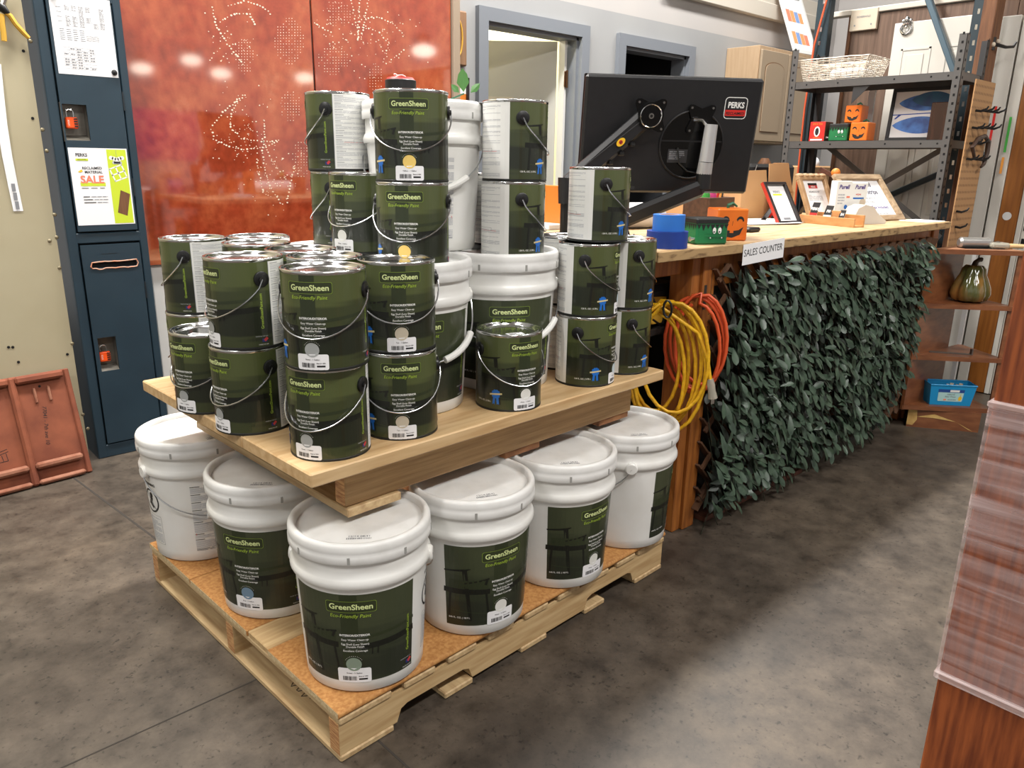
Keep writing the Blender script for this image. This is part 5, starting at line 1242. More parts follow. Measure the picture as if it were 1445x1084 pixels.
def vesa(c, R1, label):
    m = MB().use('gloss_black'); th_ = .006; outl = []
    for k in range(4):
        for t_, rr in ((-.20, R1*1.02), (-.06, R1*1.12), (.06, R1*1.12), (.20, R1*1.02), (PI/4, R1*.62)):
            a = PI/4+k*PI/2+t_; outl.append((rr*math.cos(a), rr*math.sin(a)))
    m.prism(outl, lambda u, v, s: c+U*u+V*v+N*(th_*s)); part('mount_plate', m, ar)
    for k in range(4): a = PI/4+k*PI/2; q = c+U*R1*.95*math.cos(a)+V*R1*.95*math.sin(a); part('screw', MB().use('steel').tube([q+N*.006, q+N*.009], .004, 8), ar)
c1 = mp_(.215, .262, .050); vesa(c1, .062, '')
part('joint_disc', MB().use('gloss_black').tube([c1+N*.006, c1+N*.016], .043, 28), ar); part('chrome_ring', MB().use('chrome').tube([c1+N*.016+U*.036*math.cos(t_)+V*.036*math.sin(t_) for t_ in [2*PI*k/28 for k in range(28)]], .0018, 6, True), ar); part('pivot_bolt', MB().use('chrome').tube([c1+N*.016, c1+N*.020], .009, 14), ar); part('pivot_hole', MB().use('black_hole').tube([c1+N*.020, c1+N*.0205], .005, 10), ar)
e1 = mp_(-.055, .030, .075); part('arm_segment', MB().use('monitor_black').beam(c1-N*.012, e1, .064, .034, N, .012), ar)
part('arm_ridge', MB().use('dark_grey').beam(c1+N*.006+V*.005, e1+N*.019+V*.030, .003, .003, N), ar)
bd = c1+(e1-c1)*.36+N*.018; mb = MB(); dU = (c1-e1).normalized(); dV = N.cross(dU); p = Print(mb, plane_map(bd, dU, dV), 10, .0004); p.disc(0, 0, .017, 'badge_yellow', 1, 20, .0115); p.disc(0, 0, .007, 'badge_red', 2, 12); p.text('N', 0, -.004, .011, 'print_black', 3, .03); part('badge', mb, ar, 0, False)
for k in range(4): q = c1+(e1-c1)*(.28+.13*k)-dV*.035; part('cable_clip', MB().use('black_plastic').box(q.x-.010, q.x+.010, q.y-.008, q.y+.008, q.z-.008, q.z+.006, .003), ar)
part('elbow', MB().use('monitor_black').tube([e1+Vector((0, 0, .03)), e1-Vector((0, 0, .055))], [.030, .026], 18), ar)
pole = Vector((e1.x, e1.y, 0)); part('column', MB().use('black_plastic').tube([(pole.x, pole.y, KZ+.005), (pole.x, pole.y, e1.z)], .018, 16), ar); part('clamp_base', MB().use('black_plastic').box(pole.x-.05, pole.x+.05, pole.y-.05, pole.y+.05, KZ, KZ+.012, .004), ar)
c2 = mp_(cx_+.02, cy_+.085, .034); vesa(c2-N*.018, .055, '')
t0 = mp_(cx_+.042, cy_+.075, .065); t1 = mp_(cx_+.037, cy_-.045, .075); t2 = mp_(cx_+.036, cy_-.085, .075)
part('silver_sleeve', MB().use('brushed_steel').tube([t0, t1], [.021, .024], 24), ar); part('sleeve_foot', MB().use('brushed_steel').tube([t1, t2], [.024, .026], 24), ar); part('neck_joint', MB().use('black_plastic').tube([t2, t2-Vector((0, 0, .05))], .026, 20), ar)
part('tilt_bracket', MB().use('chrome').tube([c2-U*.03, c2-U*.005+N*.012, t0-V*.02], .006, 8), ar)
e2 = t2-Vector((0, 0, .045)); f2 = atplane(860, 318, mp_(0, 0, .09), N); part('lower_arm', MB().use('monitor_black').beam(e2, f2, .056, .036, N, .012), ar); part('lower_elbow', MB().use('black_plastic').tube([f2+Vector((0, 0, .02)), (f2.x, f2.y, KZ+.002)], [.026, .03], 16), ar)
part('cable', MB().use('black_plastic').tube([f2+U*.05, f2+U*.06-Vector((0, 0, .04)), (f2.x+.08, f2.y-.02, KZ+.005)], .003, 6), ar); part('cable', MB().use('black_plastic').tube([f2+U*.06, f2+U*.075-Vector((0, 0, .04)), (f2.x+.10, f2.y-.03, KZ+.005)], .003, 6), ar)

# ================================================================== steel shelf rack beyond the counter
SX0, SX1, SY0, SY1 = 4.30, 4.62, 1.485, 2.39
rk = root('steel_shelf_rack', 'grey slotted-angle steel shelf rack standing behind the counter end', 'shelf rack', ((SX0+SX1)/2, (SY0+SY1)/2, 0))
for x, sx in ((SX0, 1), (SX1, -1)):
    for y, sy in ((SY0, 1), (SY1, -1)):
        zt = 1.875
        m = MB().use('rack_grey' if x == SX0 else 'rack_dark'); m.box(min(x, x+sx*.038), max(x, x+sx*.038), min(y, y+sy*.003), max(y, y+sy*.003), 0, zt); m.box(min(x, x+sx*.003), max(x, x+sx*.003), min(y, y+sy*.038), max(y, y+sy*.038), 0, zt)
        up = part('upright', m, rk)
        h = MB().use('black_hole')
        for k in range(47):
            z = .03+k*.04
            if x == SX0: h.box(x-.0008, x-.0002, y+sy*.014, y+sy*.024, z, z+.012)
            h.box(x+sx*.014, x+sx*.024, y-sy*.0002-(.0006 if sy > 0 else 0), y-sy*.0002+(.0006 if sy < 0 else 0), z, z+.012)
        part('slot_holes', h, up, 0, kind='stuff')
for z in (1.705, 1.385, .55, .10):
    m = MB().use('rack_grey'); m.box(SX0+.004, SX1-.004, SY0+.004, SY1-.004, z-.003, z); m.box(SX0+.004, SX0+.008, SY0+.004, SY1-.004, z-.038, z); m.box(SX1-.008, SX1-.004, SY0+.004, SY1-.004, z-.038, z); m.box(SX0+.004, SX1-.004, SY0+.004, SY0+.008, z-.038, z); m.box(SX0+.004, SX1-.004, SY1-.008, SY1-.004, z-.038, z)
    sh = part('shelf', m, rk); h = MB().use('black_hole')
    for y in (SY0+.06, SY0+.14, SY0+.32, SY0+.62, SY0+.80): h.tube([(SX0+.0038, y, z-.018), (SX0+.0034, y, z-.018)], .005, 8)
    part('bolt_holes', h, sh, 0, kind='stuff')
for p, q in (((SX1-.02, 1.60, 1.36), (SX1-.02, 2.34, .88)), ((SX1-.014, 2.26, 1.36), (SX1-.014, 1.56, .88)), ((SX0+.03, SY0+.02, 1.66), (SX0+.10, SY0+.02, 1.68))):
    part('brace', MB().use('rack_grey').beam(p, q, .030, .003, (1, 0, 0)), rk)
part('gusset', MB().use('rack_dark').prism([(0, 0), (.09, 0), (0, -.09)], lambda u, v, s: Vector((SX0+.012+.003*s, 2.02-u, 1.665+v))), rk)
# basket on the top shelf
bx0, bx1, by0, by1, bz0, bz1 = 4.325, 4.60, 1.965, 2.36, 1.7065, 1.822
r = root('wire_basket', 'white woven wire basket on the top rack shelf', 'basket', ((bx0+bx1)/2, (by0+by1)/2, bz0)); ins = .03
def bpt(u, v, t_):   # perimeter param 0..4, height 0..1
    k = int(u) % 4; f_ = u-int(u); e = ins*(1-t_); X0, X1, Y0, Y1 = bx0+e, bx1-e, by0+e, by1-e
    c = [(X0, Y0), (X0, Y1), (X1, Y1), (X1, Y0)]; a, b = c[k], c[(k+1) % 4]
    return Vector((a[0]+(b[0]-a[0])*f_, a[1]+(b[1]-a[1])*f_, bz0+.003+(bz1-bz0-.005)*t_))
rnd = random.Random(9)
for i in range(13):
    t_ = i/12; n_ = 48; part('weave_wire', MB().use('wicker').tube([bpt(4*k/n_, 0, t_)+Vector((rnd.uniform(-.003, .003), rnd.uniform(-.003, .003), rnd.uniform(-.002, .002))) for k in range(n_)], .0026 if i < 12 else .004, 5, True), r)
m = MB().use('wicker')
for k in range(44): m.tube([bpt(4*k/44+.001, 0, 0), bpt(4*k/44+.001, 0, .5), bpt(4*k/44+.001, 0, 1)], .0022, 5)
part('upright_wires', m, r, kind='stuff')
m = MB().use('wicker')
for k in range(10): y = by0+ins+(by1-by0-2*ins)*k/9; m.tube([(bx0+ins, y, bz0+.003), (bx1-ins, y, bz0+.003)], .0025, 5)
part('bottom_wires', m, r, kind='stuff')
solo('folded_cloth', MB().use('paper_white').box(bx0+.05, bx1-.05, by0+.05, by1-.16, bz0+.006, bz0+.06, .015), 'white folded cloth lying inside the wire basket', 'cloth')
# boxes on the middle shelf
XS = 4.345; zs_ = 1.3855
def wpx(x0, x1): return atx(x0, 190, XS).y, atx(x1, 190, XS).y
a, b2 = wpx(1198, 1224); s_ = abs(a-b2)*.95; pumpkin(XS, (a+b2)/2, zs_, s_, -PI/2, 'orange pumpkin box on the rack shelf, right of the green box', G4)
a, b2 = wpx(1169, 1195); w2 = abs(a-b2); monster(XS, (a+b2)/2, zs_, w2, .10, s_*.93, -PI/2, 'green box with black jagged hair on the rack shelf', G4)
a, b2 = wpx(1186, 1209); pumpkin(XS+.02, (a+b2)/2, zs_+s_+.0005, s_*.93, -PI/2, 'orange pumpkin box stacked on top of two painted boxes', G4)
a, b2 = wpx(1142, 1163); r = root('tea_box', 'red box with a white oval emblem on the rack shelf', 'box', (XS+.05, (a+b2)/2, zs_)); hh = .105
part('carton', MB().use('red').box(XS, XS+.09, b2, a, zs_, zs_+hh, .001), r); part('side_panel', MB().use('pen_box_wood').box(XS+.001, XS+.089, b2-.001, b2, zs_, zs_+hh-.001), r)
m = MB(); p = Print(m, plane_map((XS-.0005, (a+b2)/2, zs_), (0, -1, 0), (0, 0, 1)), 10, .0005); p.disc(0, .052, .018, 'print_white', 1, 20, .028); p.disc(0, .052, .011, 'print_black', 2, 14, .021); p.text('SPICE TEA', 0, .088, .013, 'orange', 1, .02); p.rect(-.035, .004, .035, .012, 'print_white', 1); p.rect(-.02, .018, .02, .021, 'orange', 1); part('print', m, r, 0, False)
# surfboard art
ax = 4.50; ay0, ay1 = atx(1252, 190, ax).y, SY0+.06
r = root('framed_art', 'framed surfboard picture leaning on the middle rack shelf', 'picture', (ax, (ay0+ay1)/2, zs_)); U = Vector((0, -1, 0)); V = Vector((.10, 0, 1)).normalized(); o = Vector((ax-.02, ay0, zs_+.001)); wA, hA = ay0-ay1, .272
Mx = Matrix((U, V, U.cross(V))).transposed().to_4x4(); Mx.translation = o
for u0, u1, v0, v1 in ((0, wA, 0, .018), (0, wA, hA-.018, hA), (0, .018, .018, hA-.018), (wA-.018, wA, .018, hA-.018)): part('frame_bar', MB().use('print_black').box(u0, u1, v0, v1, -.008, .008, .001, Mx), r)
m = MB(); p = Print(m, plane_map(o, U, V), 10, .0004); p.rect(.015, .015, wA-.015, hA-.015, 'art_white', 0)
def board(cu, cv, L, w_, mt, off):
    top = [(cu+L*(k/20-.5), cv+w_*math.sin(PI*(k/20))**.7) for k in range(21)]; bot = [(cu+L*(k/20-.5), cv-w_*math.sin(PI*(k/20))**.7) for k in range(21)]
    for k in range(20): p.quad([bot[k], bot[k+1], top[k+1], top[k]], mt, off)
board(wA*.52, hA*.72, wA*.80, .042, 'art_blue', 1); board(wA*.62, hA*.78, wA*.62, .038, 'art_teal', 2); board(wA*.5, hA*.30, wA*.86, .044, 'art_blue', 1); p.bar(wA*.05, hA*.50, wA*.95, hA*.53, .005, 'tape_navy', 1); p.quad([(wA*.14, hA*.50), (wA*.2, hA*.51), (wA*.11, hA*.42), (wA*.08, hA*.42)], 'tape_navy', 1)
part('print', m, r, 0, False)
solo('white_edge_board', MB().use('white_panel').box(4.545, 4.56, 2.0, 2.035, zs_, 1.66, .001), 'narrow white board at the left of the surfboard picture', 'board')
a, b2 = atx(1308, 190, 4.37).y, atx(1336, 190, 4.37).y; solo('wooden_case', MB().use('dark_gloss_wood').box(4.37, 4.47, b2+.005, a, zs_, zs_+.185, .003), 'glossy dark wooden case at the right end of the middle shelf', 'case')

# ================================================================== pallet-rack uprights, panels and doors behind
def teal(name, label, x, y, zt=3.2, wd=.085, mt='teal_steel'):
    r = root(name, label, 'rack upright', (x, y, 0)); part('column', MB().use(mt).box(x-.03, x+.03, y-wd/2, y+wd/2, 0, zt, .004), r)
    h = MB().use('steel')
    for k in range(40): h.box(x-.0308, x-.0302, y-.006, y+.006, .05+k*.076, .075+k*.076)
    part('slot_row', h, r, 0, kind='stuff'); return r
teal('rack_upright', 'dark teal slotted steel upright behind the left end of the shelf rack', 4.75, 2.455)
tr = teal('rack_upright', 'dark teal steel upright behind the right end of the shelf rack', 4.76, 1.60, 3.2, .06)
a, b2 = atx(1311, 0, 4.79), atx(1350, 110, 4.79); d_ = (b2-a); solo('rack_brace', MB().use('teal_light').beam(a-d_*1.2, b2+d_*.45, .03, .045, (1, 0, 0), .004), 'blue-grey diagonal steel brace in front of the white panelled door', 'brace')
a, b2 = atx(1348, 236, 4.80), atx(1222, 290, 4.80); d_ = b2-a; solo('rack_brace', MB().use('teal_steel').beam(a-d_*.3, b2+d_*.5, .03, .045, (1, 0, 0), .004), 'dark diagonal steel brace low behind the shelf rack', 'brace')
solo('orange_rope', MB().use('cord_orange').tube([(4.69, 2.42, 3.0), (4.69, 2.424, 2.2), (4.69, 2.47, 1.95), (4.69, 2.485, 1.6), (4.69, 2.48, 1.2), (4.69, 2.46, .6), (4.69, 2.45, .02)], .006, 6), 'thin orange rope running down beside the dark upright', 'rope')
pn = root('wood_panel_wall', 'brown wood-look panel partition behind the shelf rack', 'partition', (5.03, 1.2, 0))
part('panel', MB().use('panel_brown').box(5.0, 5.04, 1.50, 2.42, 0, 2.14, .002), pn); part('panel', MB().use('panel_brown').box(5.0, 5.04, -1.0, 1.497, 0, 2.14, .002), pn); part('edge_strip', MB().use('old_post').box(4.99, 5.0, 2.40, 2.42, 0, 2.14), pn)
part('top_rail', MB().use('cream_trim').box(4.98, 5.05, -1.0, 2.62, 2.145, 2.175, .003), pn)
a = atx(1203, 15, 4.985); b2 = atx(1237, 41, 4.985); m = MB().use('cream_plate').box(4.972, 4.998, b2.y, a.y, b2.z, a.z, .003); p = Print(m, plane_map((4.971, (a.y+b2.y)/2, (a.z+b2.z)/2), (0, -1, 0), (0, 0, 1)), 10, .0004); p.text('SCHIERHOLZ', 0, .012, .014, 'print_grey', 1, .02); p.disc(-.05, -.03, .005, 'print_grey', 1); p.disc(.05, -.03, .005, 'print_grey', 1)
solo('metal_plate', m, 'beige metal plate with small lettering on the brown panel', 'plate')
def panel_door(name, label, x, y0, y1, zt, mt='white_door', panels=True):
    r = root(name, label, 'door', (x+.02, (y0+y1)/2, 0), 0, 'stored doors'); part('slab', MB().use(mt).box(x, x+.036, y0, y1, .005, zt, .002), r)
    if panels:
        wv = y1-y0
        for z0, z1 in ((zt-.52, zt-.14), (.95, zt-.64), (.2, .80)):
            for c in (.27, .73):
                yc = y0+wv*c; hw = wv*.16; m = MB().use(mt)
                m.box(x-.004, x, yc-hw, yc+hw, z0, z0+.012, .001); m.box(x-.004, x, yc-hw, yc+hw, z1-.012, z1, .001); m.box(x-.004, x, yc-hw, yc-hw+.012, z0, z1, .001); m.box(x-.004, x, yc+hw-.012, yc+hw, z0, z1, .001); m.box(x-.005, x, yc-hw+.035, yc+hw-.035, z0+.035, z1-.035, .004)
                part('raised_panel', m, r)
    return r
pd = panel_door('panelled_door', 'white panelled door standing behind the shelf rack with a round metal hanger', 4.85, 1.56, 2.075, 2.045)
a = atx(1279, 37, 4.84); m = MB().use('chrome'); m.tube([(4.842, a.y+.028*math.cos(t_), a.z-.012+.028*math.sin(t_)) for t_ in [2*PI*k/24 for k in range(24)]], .007, 8, True); m.tube([(4.842, a.y+.012*math.cos(t_), a.z-.012+.012*math.sin(t_)) for t_ in [.6+2*PI*k/20 for k in range(16)]], .004, 6); m.sphere((4.842, a.y, a.z+.035), .016, 12, 8); m.sphere((4.842, a.y+.02, a.z+.028), .010, 10, 8); m.sphere((4.842, a.y-.02, a.z+.028), .010, 10, 8); part('hanger', m, pd, label='round chrome hanger')
panel_door('white_door', 'plain white door edge just right of the pegboard', 4.86, 1.434, 1.552, 2.02, 'white_door', False)
panel_door('white_door', 'second plain white door slab beside the brown door', 4.86, 1.371, 1.424, 2.08, 'white_door', False)
dr = panel_door('brown_door', 'brown wooden flush door stored right of the white doors', 4.866, 1.276, 1.369, 2.15, 'brown_door', False)
a = atx(1421, 305, 4.866); part('knob_hole', MB().use('white_panel').tube([(4.866, a.y, a.z), (4.864, a.y, a.z)], .022, 18), dr)
panel_door('white_door', 'thin white door edge right of the brown door', 4.862, 1.250, 1.274, 2.1, 'white_door', False)
r = panel_door('cream_door', 'cream door with black hardware at the far right edge', 4.872, .60, 1.248, 2.1, 'white_door', False)
for z in (.86, .93): part('lock_hole', MB().use('black_hole').box(4.869, 4.872, 1.215, 1.240, z, z+.028), r)
for px, py0, py1, mt, lb in ((1404, 150, 215, 'red', 'red'), (1425, 165, 215, 'green_bright', 'green'), (1414, 222, 245, 'pencil', 'orange')):
    a = atx(px+2, py0, 4.85); b2 = atx(px-7, py1, 4.85); solo('tape_strip', MB().use(mt).box(4.846, 4.8475, a.y-.006, a.y+.006, b2.z, a.z), 'thin %s tape strip on the stored door edges' % lb, 'tape strip')
# wood post, hook, pegboard
a = aty(1395, 60, 1.50); pt = root('wooden_post', 'rough brown wooden post behind the pegboard', 'post', (4.66, 1.50, 0)); part('timber', MB().use('old_post').box(4.625, 4.745, 1.485, 1.55, 0, 3.0, .004), pt)
for z in (1.86, 1.88): part('bolt', MB().use('cream_plate').sphere((4.66+(z-1.86)*3, 1.482, z), .012, 10, 6), pt)
c = aty(1412, 62, 1.46); solo('coat_hook', MB().use('black_plastic').tube([(c.x-.03, 1.484, c.z-.03), (c.x-.03, 1.484, c.z+.03)], .010, 8).tube([(c.x-.03, 1.484, c.z), (c.x+.02, 1.44, c.z-.015), (c.x+.07, 1.42, c.z-.01), (c.x+.085, 1.415, c.z+.012)], [.010, .008, .007, .006], 8), 'black hook on the rough wooden post', 'hook')
a = aty(1378, 110, 1.40); PX0, PX1 = a.x, aty(1405, 116, 1.40).x
pg = root('pegboard', 'tall narrow brown pegboard hanging beside the counter end', 'pegboard', ((PX0+PX1)/2, 1.40, .80)); part('board', MB().use('pegboard').box(PX0, PX1, 1.398, 1.404, .80, 1.66), pg)
for px, py in ((1377, 156), (1386, 156), (1394, 157), (1402, 158), (1372, 180), (1380, 180), (1388, 180), (1396, 181), (1369, 202), (1377, 202), (1364, 224), (1372, 224), (1380, 225), (1350, 298), (1348, 320)):
    c = aty(px, py, 1.398); part('hook', MB().use('black_plastic').tube([(c.x-.005, 1.398, c.z), (c.x, 1.375, c.z-.004), (c.x+.012, 1.355, c.z+.006), (c.x+.018, 1.35, c.z+.018)], [.006, .006, .005, .004], 6), pg)
pts = [(1375, 222), (1372, 208), (1380, 196), (1390, 192), (1395, 200), (1393, 216), (1388, 232), (1384, 236)]
solo('leather_strap', MB().use('leather').tube([aty(x, y, 1.372) for x, y in pts], [.008, .010, .011, .010, .012, .011, .009, .006], 8), 'dark leather strap loop hanging on the pegboard hooks', 'strap')
# wall cabinet, stored goods
c0 = Vector((5.79, 3.50, 1.43)); cb = root('wall_cabinet', 'maple wall cabinet with arched door panels on the grey wall', 'cabinet', (6.2, 3.65, 1.43)); zt = 2.16
part('case', MB().use('maple').box(5.79, 6.65, 3.50, 3.798, 1.43, zt, .003), cb)
for x0 in (5.80, 6.225):
    d_ = part('door', MB().use('cabinet_paint').box(x0, x0+.415, 3.478, 3.499, 1.445, zt-.03, .004), cb)
    x1 = x0+.415; xm = (x0+x1)/2; arch = [(x0+.06, 1.51), (x1-.06, 1.51), (x1-.06, zt-.16)]+[(xm+(.1475-.0)*math.cos(t_), zt-.16+.05*math.sin(t_)) for t_ in [PI*k/12 for k in range(1, 12)]]+[(x0+.06, zt-.16)]
    part('arched_panel', MB().use('groove_brown').prism(arch, lambda u, v, s: Vector((u, 3.4775-.0005*s, v))), d_)
    ar2 = [(xm+(u-xm)*.93, 1.80+(v-1.80)*.965) for u, v in arch]; part('raised_field', MB().use('cabinet_paint').prism(ar2, lambda u, v, s: Vector((u, 3.4765-.005*s, v))), d_)
solo('work_cabinet', MB().use('dark_grey').box(5.3, 7.2, 3.25, 3.79, 0, .95, .005), 'dark base cabinet under the maple wall cabinet', 'cabinet')
for k, (x, h_, mt, lb) in enumerate(((5.95, .36, 'old_post', 'brown rolled'), (6.15, .30, 'lime', 'lime wrapped'), (5.7, .28, 'steel', 'silver'))):
    solo('stored_jar', MB().use(mt).lathe([(.05, 0), (.055, .01), (.055, h_-.04), (.03, h_)], 16, (x, 3.45, .95)), '%s container on the dark base cabinet' % lb, 'container')
a = aty(1152, 240, 2.9); b2 = aty(1172, 280, 2.9); m = MB().use('cardboard').box(a.x-.05, b2.x, 2.9, 3.1, .0, a.z+.03, .01); p = Print(m, plane_map((a.x, 2.8985, a.z-.06), (1, 0, 0), (0, 0, 1)), 10, .0006); p.text('ocl', .06, 0, .09, 'red', 1, .02); m.use('plant_green').sphere((a.x+.03, 3.0, a.z+.07), .06, 10, 7).sphere((a.x+.10, 3.02, a.z+.06), .05, 10, 7).use('paper_white').sphere((a.x+.07, 2.97, a.z+.05), .05, 10, 7)
solo('tall_carton', m, 'tall brown carton with red letters and packed greens behind the rack', 'carton')
# white framed print with clothes lines, top of picture
q = (6.37, 3.525, 2.162, -.05, .36, .55, .42)
def art_cl(p, w, h, f):
    for v in (.66, .30):
        for k in range(4): p.rect(w*(.17+.17*k), h*(v-.13), w*(.33+.17*k), h*(v+.07-.01*k), ('print_blue', 'print_orange', 'salmon', 'print_orange')[(k+int(v*10)) % 4], 2)
        p.bar(w*.16, h*(v+.08), w*.86, h*(v+.04), .002, 'print_grey', 3)
framed('clothesline_picture', 'white framed clothesline picture standing on the maple wall cabinet', q, .035, .02, 'white_panel', art_cl)

# ================================================================== corner bookcase
FL, FR, BK = Vector((3.862, 1.352, 0)), Vector((4.150, 1.020, 0)), Vector((4.345, 1.290, 0))
bc = root('corner_bookcase', 'triangular brown corner bookcase beside the leafy counter', 'bookcase', FL)
def tri(z0, z1, mt, ins=0.0):
    c = (FL+FR+BK)/3; P = [v+(c-v)*ins for v in (FL, FR, BK)]; m = MB().use(mt); m.prism([(0, 0), (1, 0), (2, 0)], lambda u, v, s: P[int(u)]+Vector((0, 0, z0+(z1-z0)*s))); return m
for z in (.098, .352, .606): part('shelf', tri(z, z+.018, 'shelf_wood', .01), bc)
part('top', tri(.864, .884, 'shelf_top', -.02), bc)
for z in (.098, .352, .606, .864):
    d_ = FR-FL; part('front_edge', MB().use('shelf_wood').beam(FL+Vector((0, 0, z+.010)), FR+Vector((0, 0, z+.010)), .008, .022), bc)
d_ = BK-FL; n_ = Vector((d_.y, -d_.x, 0)).normalized()*-1
part('side_panel', MB().use('shelf_wood').beam(FL+Vector((0, 0, .48)), FL+d_*.72+Vector((0, 0, .48)), .016, .77), bc)
part('right_stile', MB().use('shelf_wood').beam(FR+Vector((.005, .012, .10)), FR+Vector((.005, .012, .864)), .05, .016, (1, .7, 0)), bc)
part('back_post', MB().use('white_panel').beam(BK+Vector((-.01, .0, .10)), BK+Vector((-.01, .0, .864)), .02, .02), bc)
p0, p1 = Vector((3.911, 1.335, 0)), Vector((4.088, 1.062, 0)); bkv = (BK-(FL+FR)/2)*.5
m = MB().use('shelf_wood'); P = [p0, p1, p1+bkv, p0+bkv]; m.prism([(i, 0) for i in range(4)], lambda u, v, s: P[int(u)]+Vector((0, 0, .098*s))); part('plinth', m, bc)
dU = (p1-p0).normalized(); m = MB(); p = Print(m, plane_map(p0, dU, (0, 0, 1)), 10, .001); Lp = (p1-p0).length
p.quad([(0, .012), (.028, .010), (.045, .04), (.040, .088), (.0, .090)], 'torn_veneer', 1); p.quad([(.04, .055), (.12, .075), (.22, .045), (.12, .055)], 'torn_veneer', 1); p.quad([(.22, .045), (.28, .01), (.30, .004), (.25, .03)], 'torn_veneer', 1); part('torn_veneer', m, bc, 0, False)
# gourd
g = FL*.30+FR*.30+BK*.40+Vector((.0, .0, .6245)); gd = root('ceramic_gourd', 'glossy green ceramic gourd on the upper bookcase shelf', 'gourd', g)
m = MB().use('gourd'); prof = [(0, .004), (.050, 0), (.080, .012), (.090, .040), (.086, .070), (.072, .105), (.058, .135), (.053, .160), (.040, .175), (.018, .178), (0, .172)]; n_ = 70; rings = []
for r0, z0_ in prof:
    if r0 == 0: rings.append([m.vert(g+Vector((0, 0, z0_)))]*n_); continue
    rings.append([m.vert(g+Vector((math.cos(2*PI*k/n_), math.sin(2*PI*k/n_), 0))*r0*(1-.12*abs(math.cos(7*PI*k/n_))**5)+Vector((0, 0, z0_))) for k in range(n_)])
for A, Bq in zip(rings, rings[1:]):
    for k in range(n_):
        u = []
        for i in (A[k], A[(k+1) % n_], Bq[(k+1) % n_], Bq[k]):
            if i not in u: u.append(i)
        if len(u) > 2: m.face(u)
part('body', m, gd, 70); part('stem', MB().use('gourd_stem').tube([g+Vector((0, 0, .174)), g+Vector((.006, .0, .19)), g+Vector((.025, -.01, .203)), g+Vector((.035, -.015, .201))], [.014, .011, .010, .011], 10), gd)
# blue tub
c = (FL+FR)/2+(BK-(FL+FR)/2)*.22; dU = (FR-FL).normalized(); dB = Vector((-dU.y, dU.x, 0)); zt0 = .1165; o = c-dU*.12-dB*.045+Vector((0, 0, zt0))
tb = root('plastic_tub', 'blue plastic tub with a pale label on the lowest bookcase shelf', 'tub', c+Vector((0, 0, zt0))); tw, tdp, thh = .215, .10, .105
def tubp(u, v, z): k = z/thh; e = .012*(1-k); return o+dU*(u*(tw-2*e)/tw+e)+dB*(v*(tdp-2*e)/tdp+e)+Vector((0, 0, z))
m = MB().use('tub_blue')
for (u0, v0, u1, v1) in ((0, 0, tw, 0), (tw, 0, tw, tdp), (tw, tdp, 0, tdp), (0, tdp, 0, 0)):
    m.poly([tubp(u0, v0, 0), tubp(u1, v1, 0), tubp(u1, v1, thh), tubp(u0, v0, thh)])
m.poly([tubp(0, 0, .001), tubp(tw, 0, .001), tubp(tw, tdp, .001), tubp(0, tdp, .001)]); part('shell', m, tb, 0, False)
part('rim', MB().use('tub_blue').tube([tubp(0, 0, thh), tubp(tw, 0, thh), tubp(tw, tdp, thh), tubp(0, tdp, thh)], .004, 6, True), tb, 0)
m = MB(); p = Print(m, lambda u, v, off: tubp(u, 0, v)-dB*(off+.0006), 10, .0004); p.rrect(tw*.47, .052, .125, .062, .004, 'tub_label', 1); p.rect(tw*.47-.0625, .068, tw*.47+.0625, .084, 'tub_band', 2); p.rect(tw*.44, .071, tw*.44+.045, .082, 'print_white', 3)
p.text('natural', tw*.47, .055, .014, 'print_grey', 3); p.text('Baby Wipes', tw*.47, .043, .011, 'print_grey', 3); p.disc(tw*.70, .038, .009, 'badge_yellow', 3, 12, .012); p.bar(tw*.70, .045, tw*.70, .062, .003, 'badge_yellow', 3); p.rect(tw*.32, .026, tw*.38, .034, 'salmon', 3); p.lines(tw*.42, tw*.62, .033, .027, 1, 'print_grey', 3)
part('label', m, tb, 0, False)
for k in range(4): q = o+dU*(.10+.022*k)+dB*(.05+.01*(k % 2))+Vector((0, 0, .098+.004*(k % 2))); solo('wood_offcut', MB().use('cream_plate').beam(o+dU*(.09+.022*k)+dB*.05+Vector((0, 0, .004)), q, .014, .010), 'pale offcut in the blue tub, %s from the left' % ('first', 'second', 'third', 'last')[k], 'offcut', 'offcuts in the blue tub')
# shelf bracket on the middle shelf
c = FL*.45+FR*.33+BK*.22+Vector((0, 0, .371)); solo('angle_bracket', MB().use('bracket_grey').beam(c-dU*.10+dB*.03, c+dU*.09, .022, .006).beam(c+dU*.085, c+dU*.085+Vector((0, 0, .028)), .022, .006, dU), 'grey metal angle bracket on the middle bookcase shelf', 'bracket')
# tray with roller on top
c = FL*.25+FR*.42+BK*.33+Vector((0, 0, .8845)); rr = root('paint_roller', 'wrapped paint roller with wooden handle on top of the bookcase', 'paint roller', c)
ax_ = dU*.9+dB*.1; part('roller_cover', MB().use('roller_silver').tube([c-ax_*.15+Vector((0, 0, .026)), c-ax_*.14+Vector((0, 0, .026)), c+ax_*.005+Vector((0, 0, .026)), c+ax_*.015+Vector((0, 0, .026))], [.016, .025, .025, .016], 18), rr); part('frame_wire', MB().use('chrome').tube([c+ax_*.015+Vector((0, 0, .026)), c+ax_*.06+Vector((0, 0, .03)), c+ax_*.085+Vector((0, 0, .02))], .004, 8), rr)
part('handle', MB().use('handle_wood').tube([c+ax_*.08+Vector((0, 0, .012)), c+ax_*.12+Vector((0, 0, .012)), c+ax_*.19+Vector((0, 0, .011))], [.008, .012, .010], 12), rr); part('plastic_pouch', MB().use('clear_plastic').beam(c+ax_*.0+Vector((0, 0, .016))-dB*.01, c+ax_*.10+Vector((0, 0, .014))-dB*.01, .07, .030, (0, 0, 1), .01), rr)
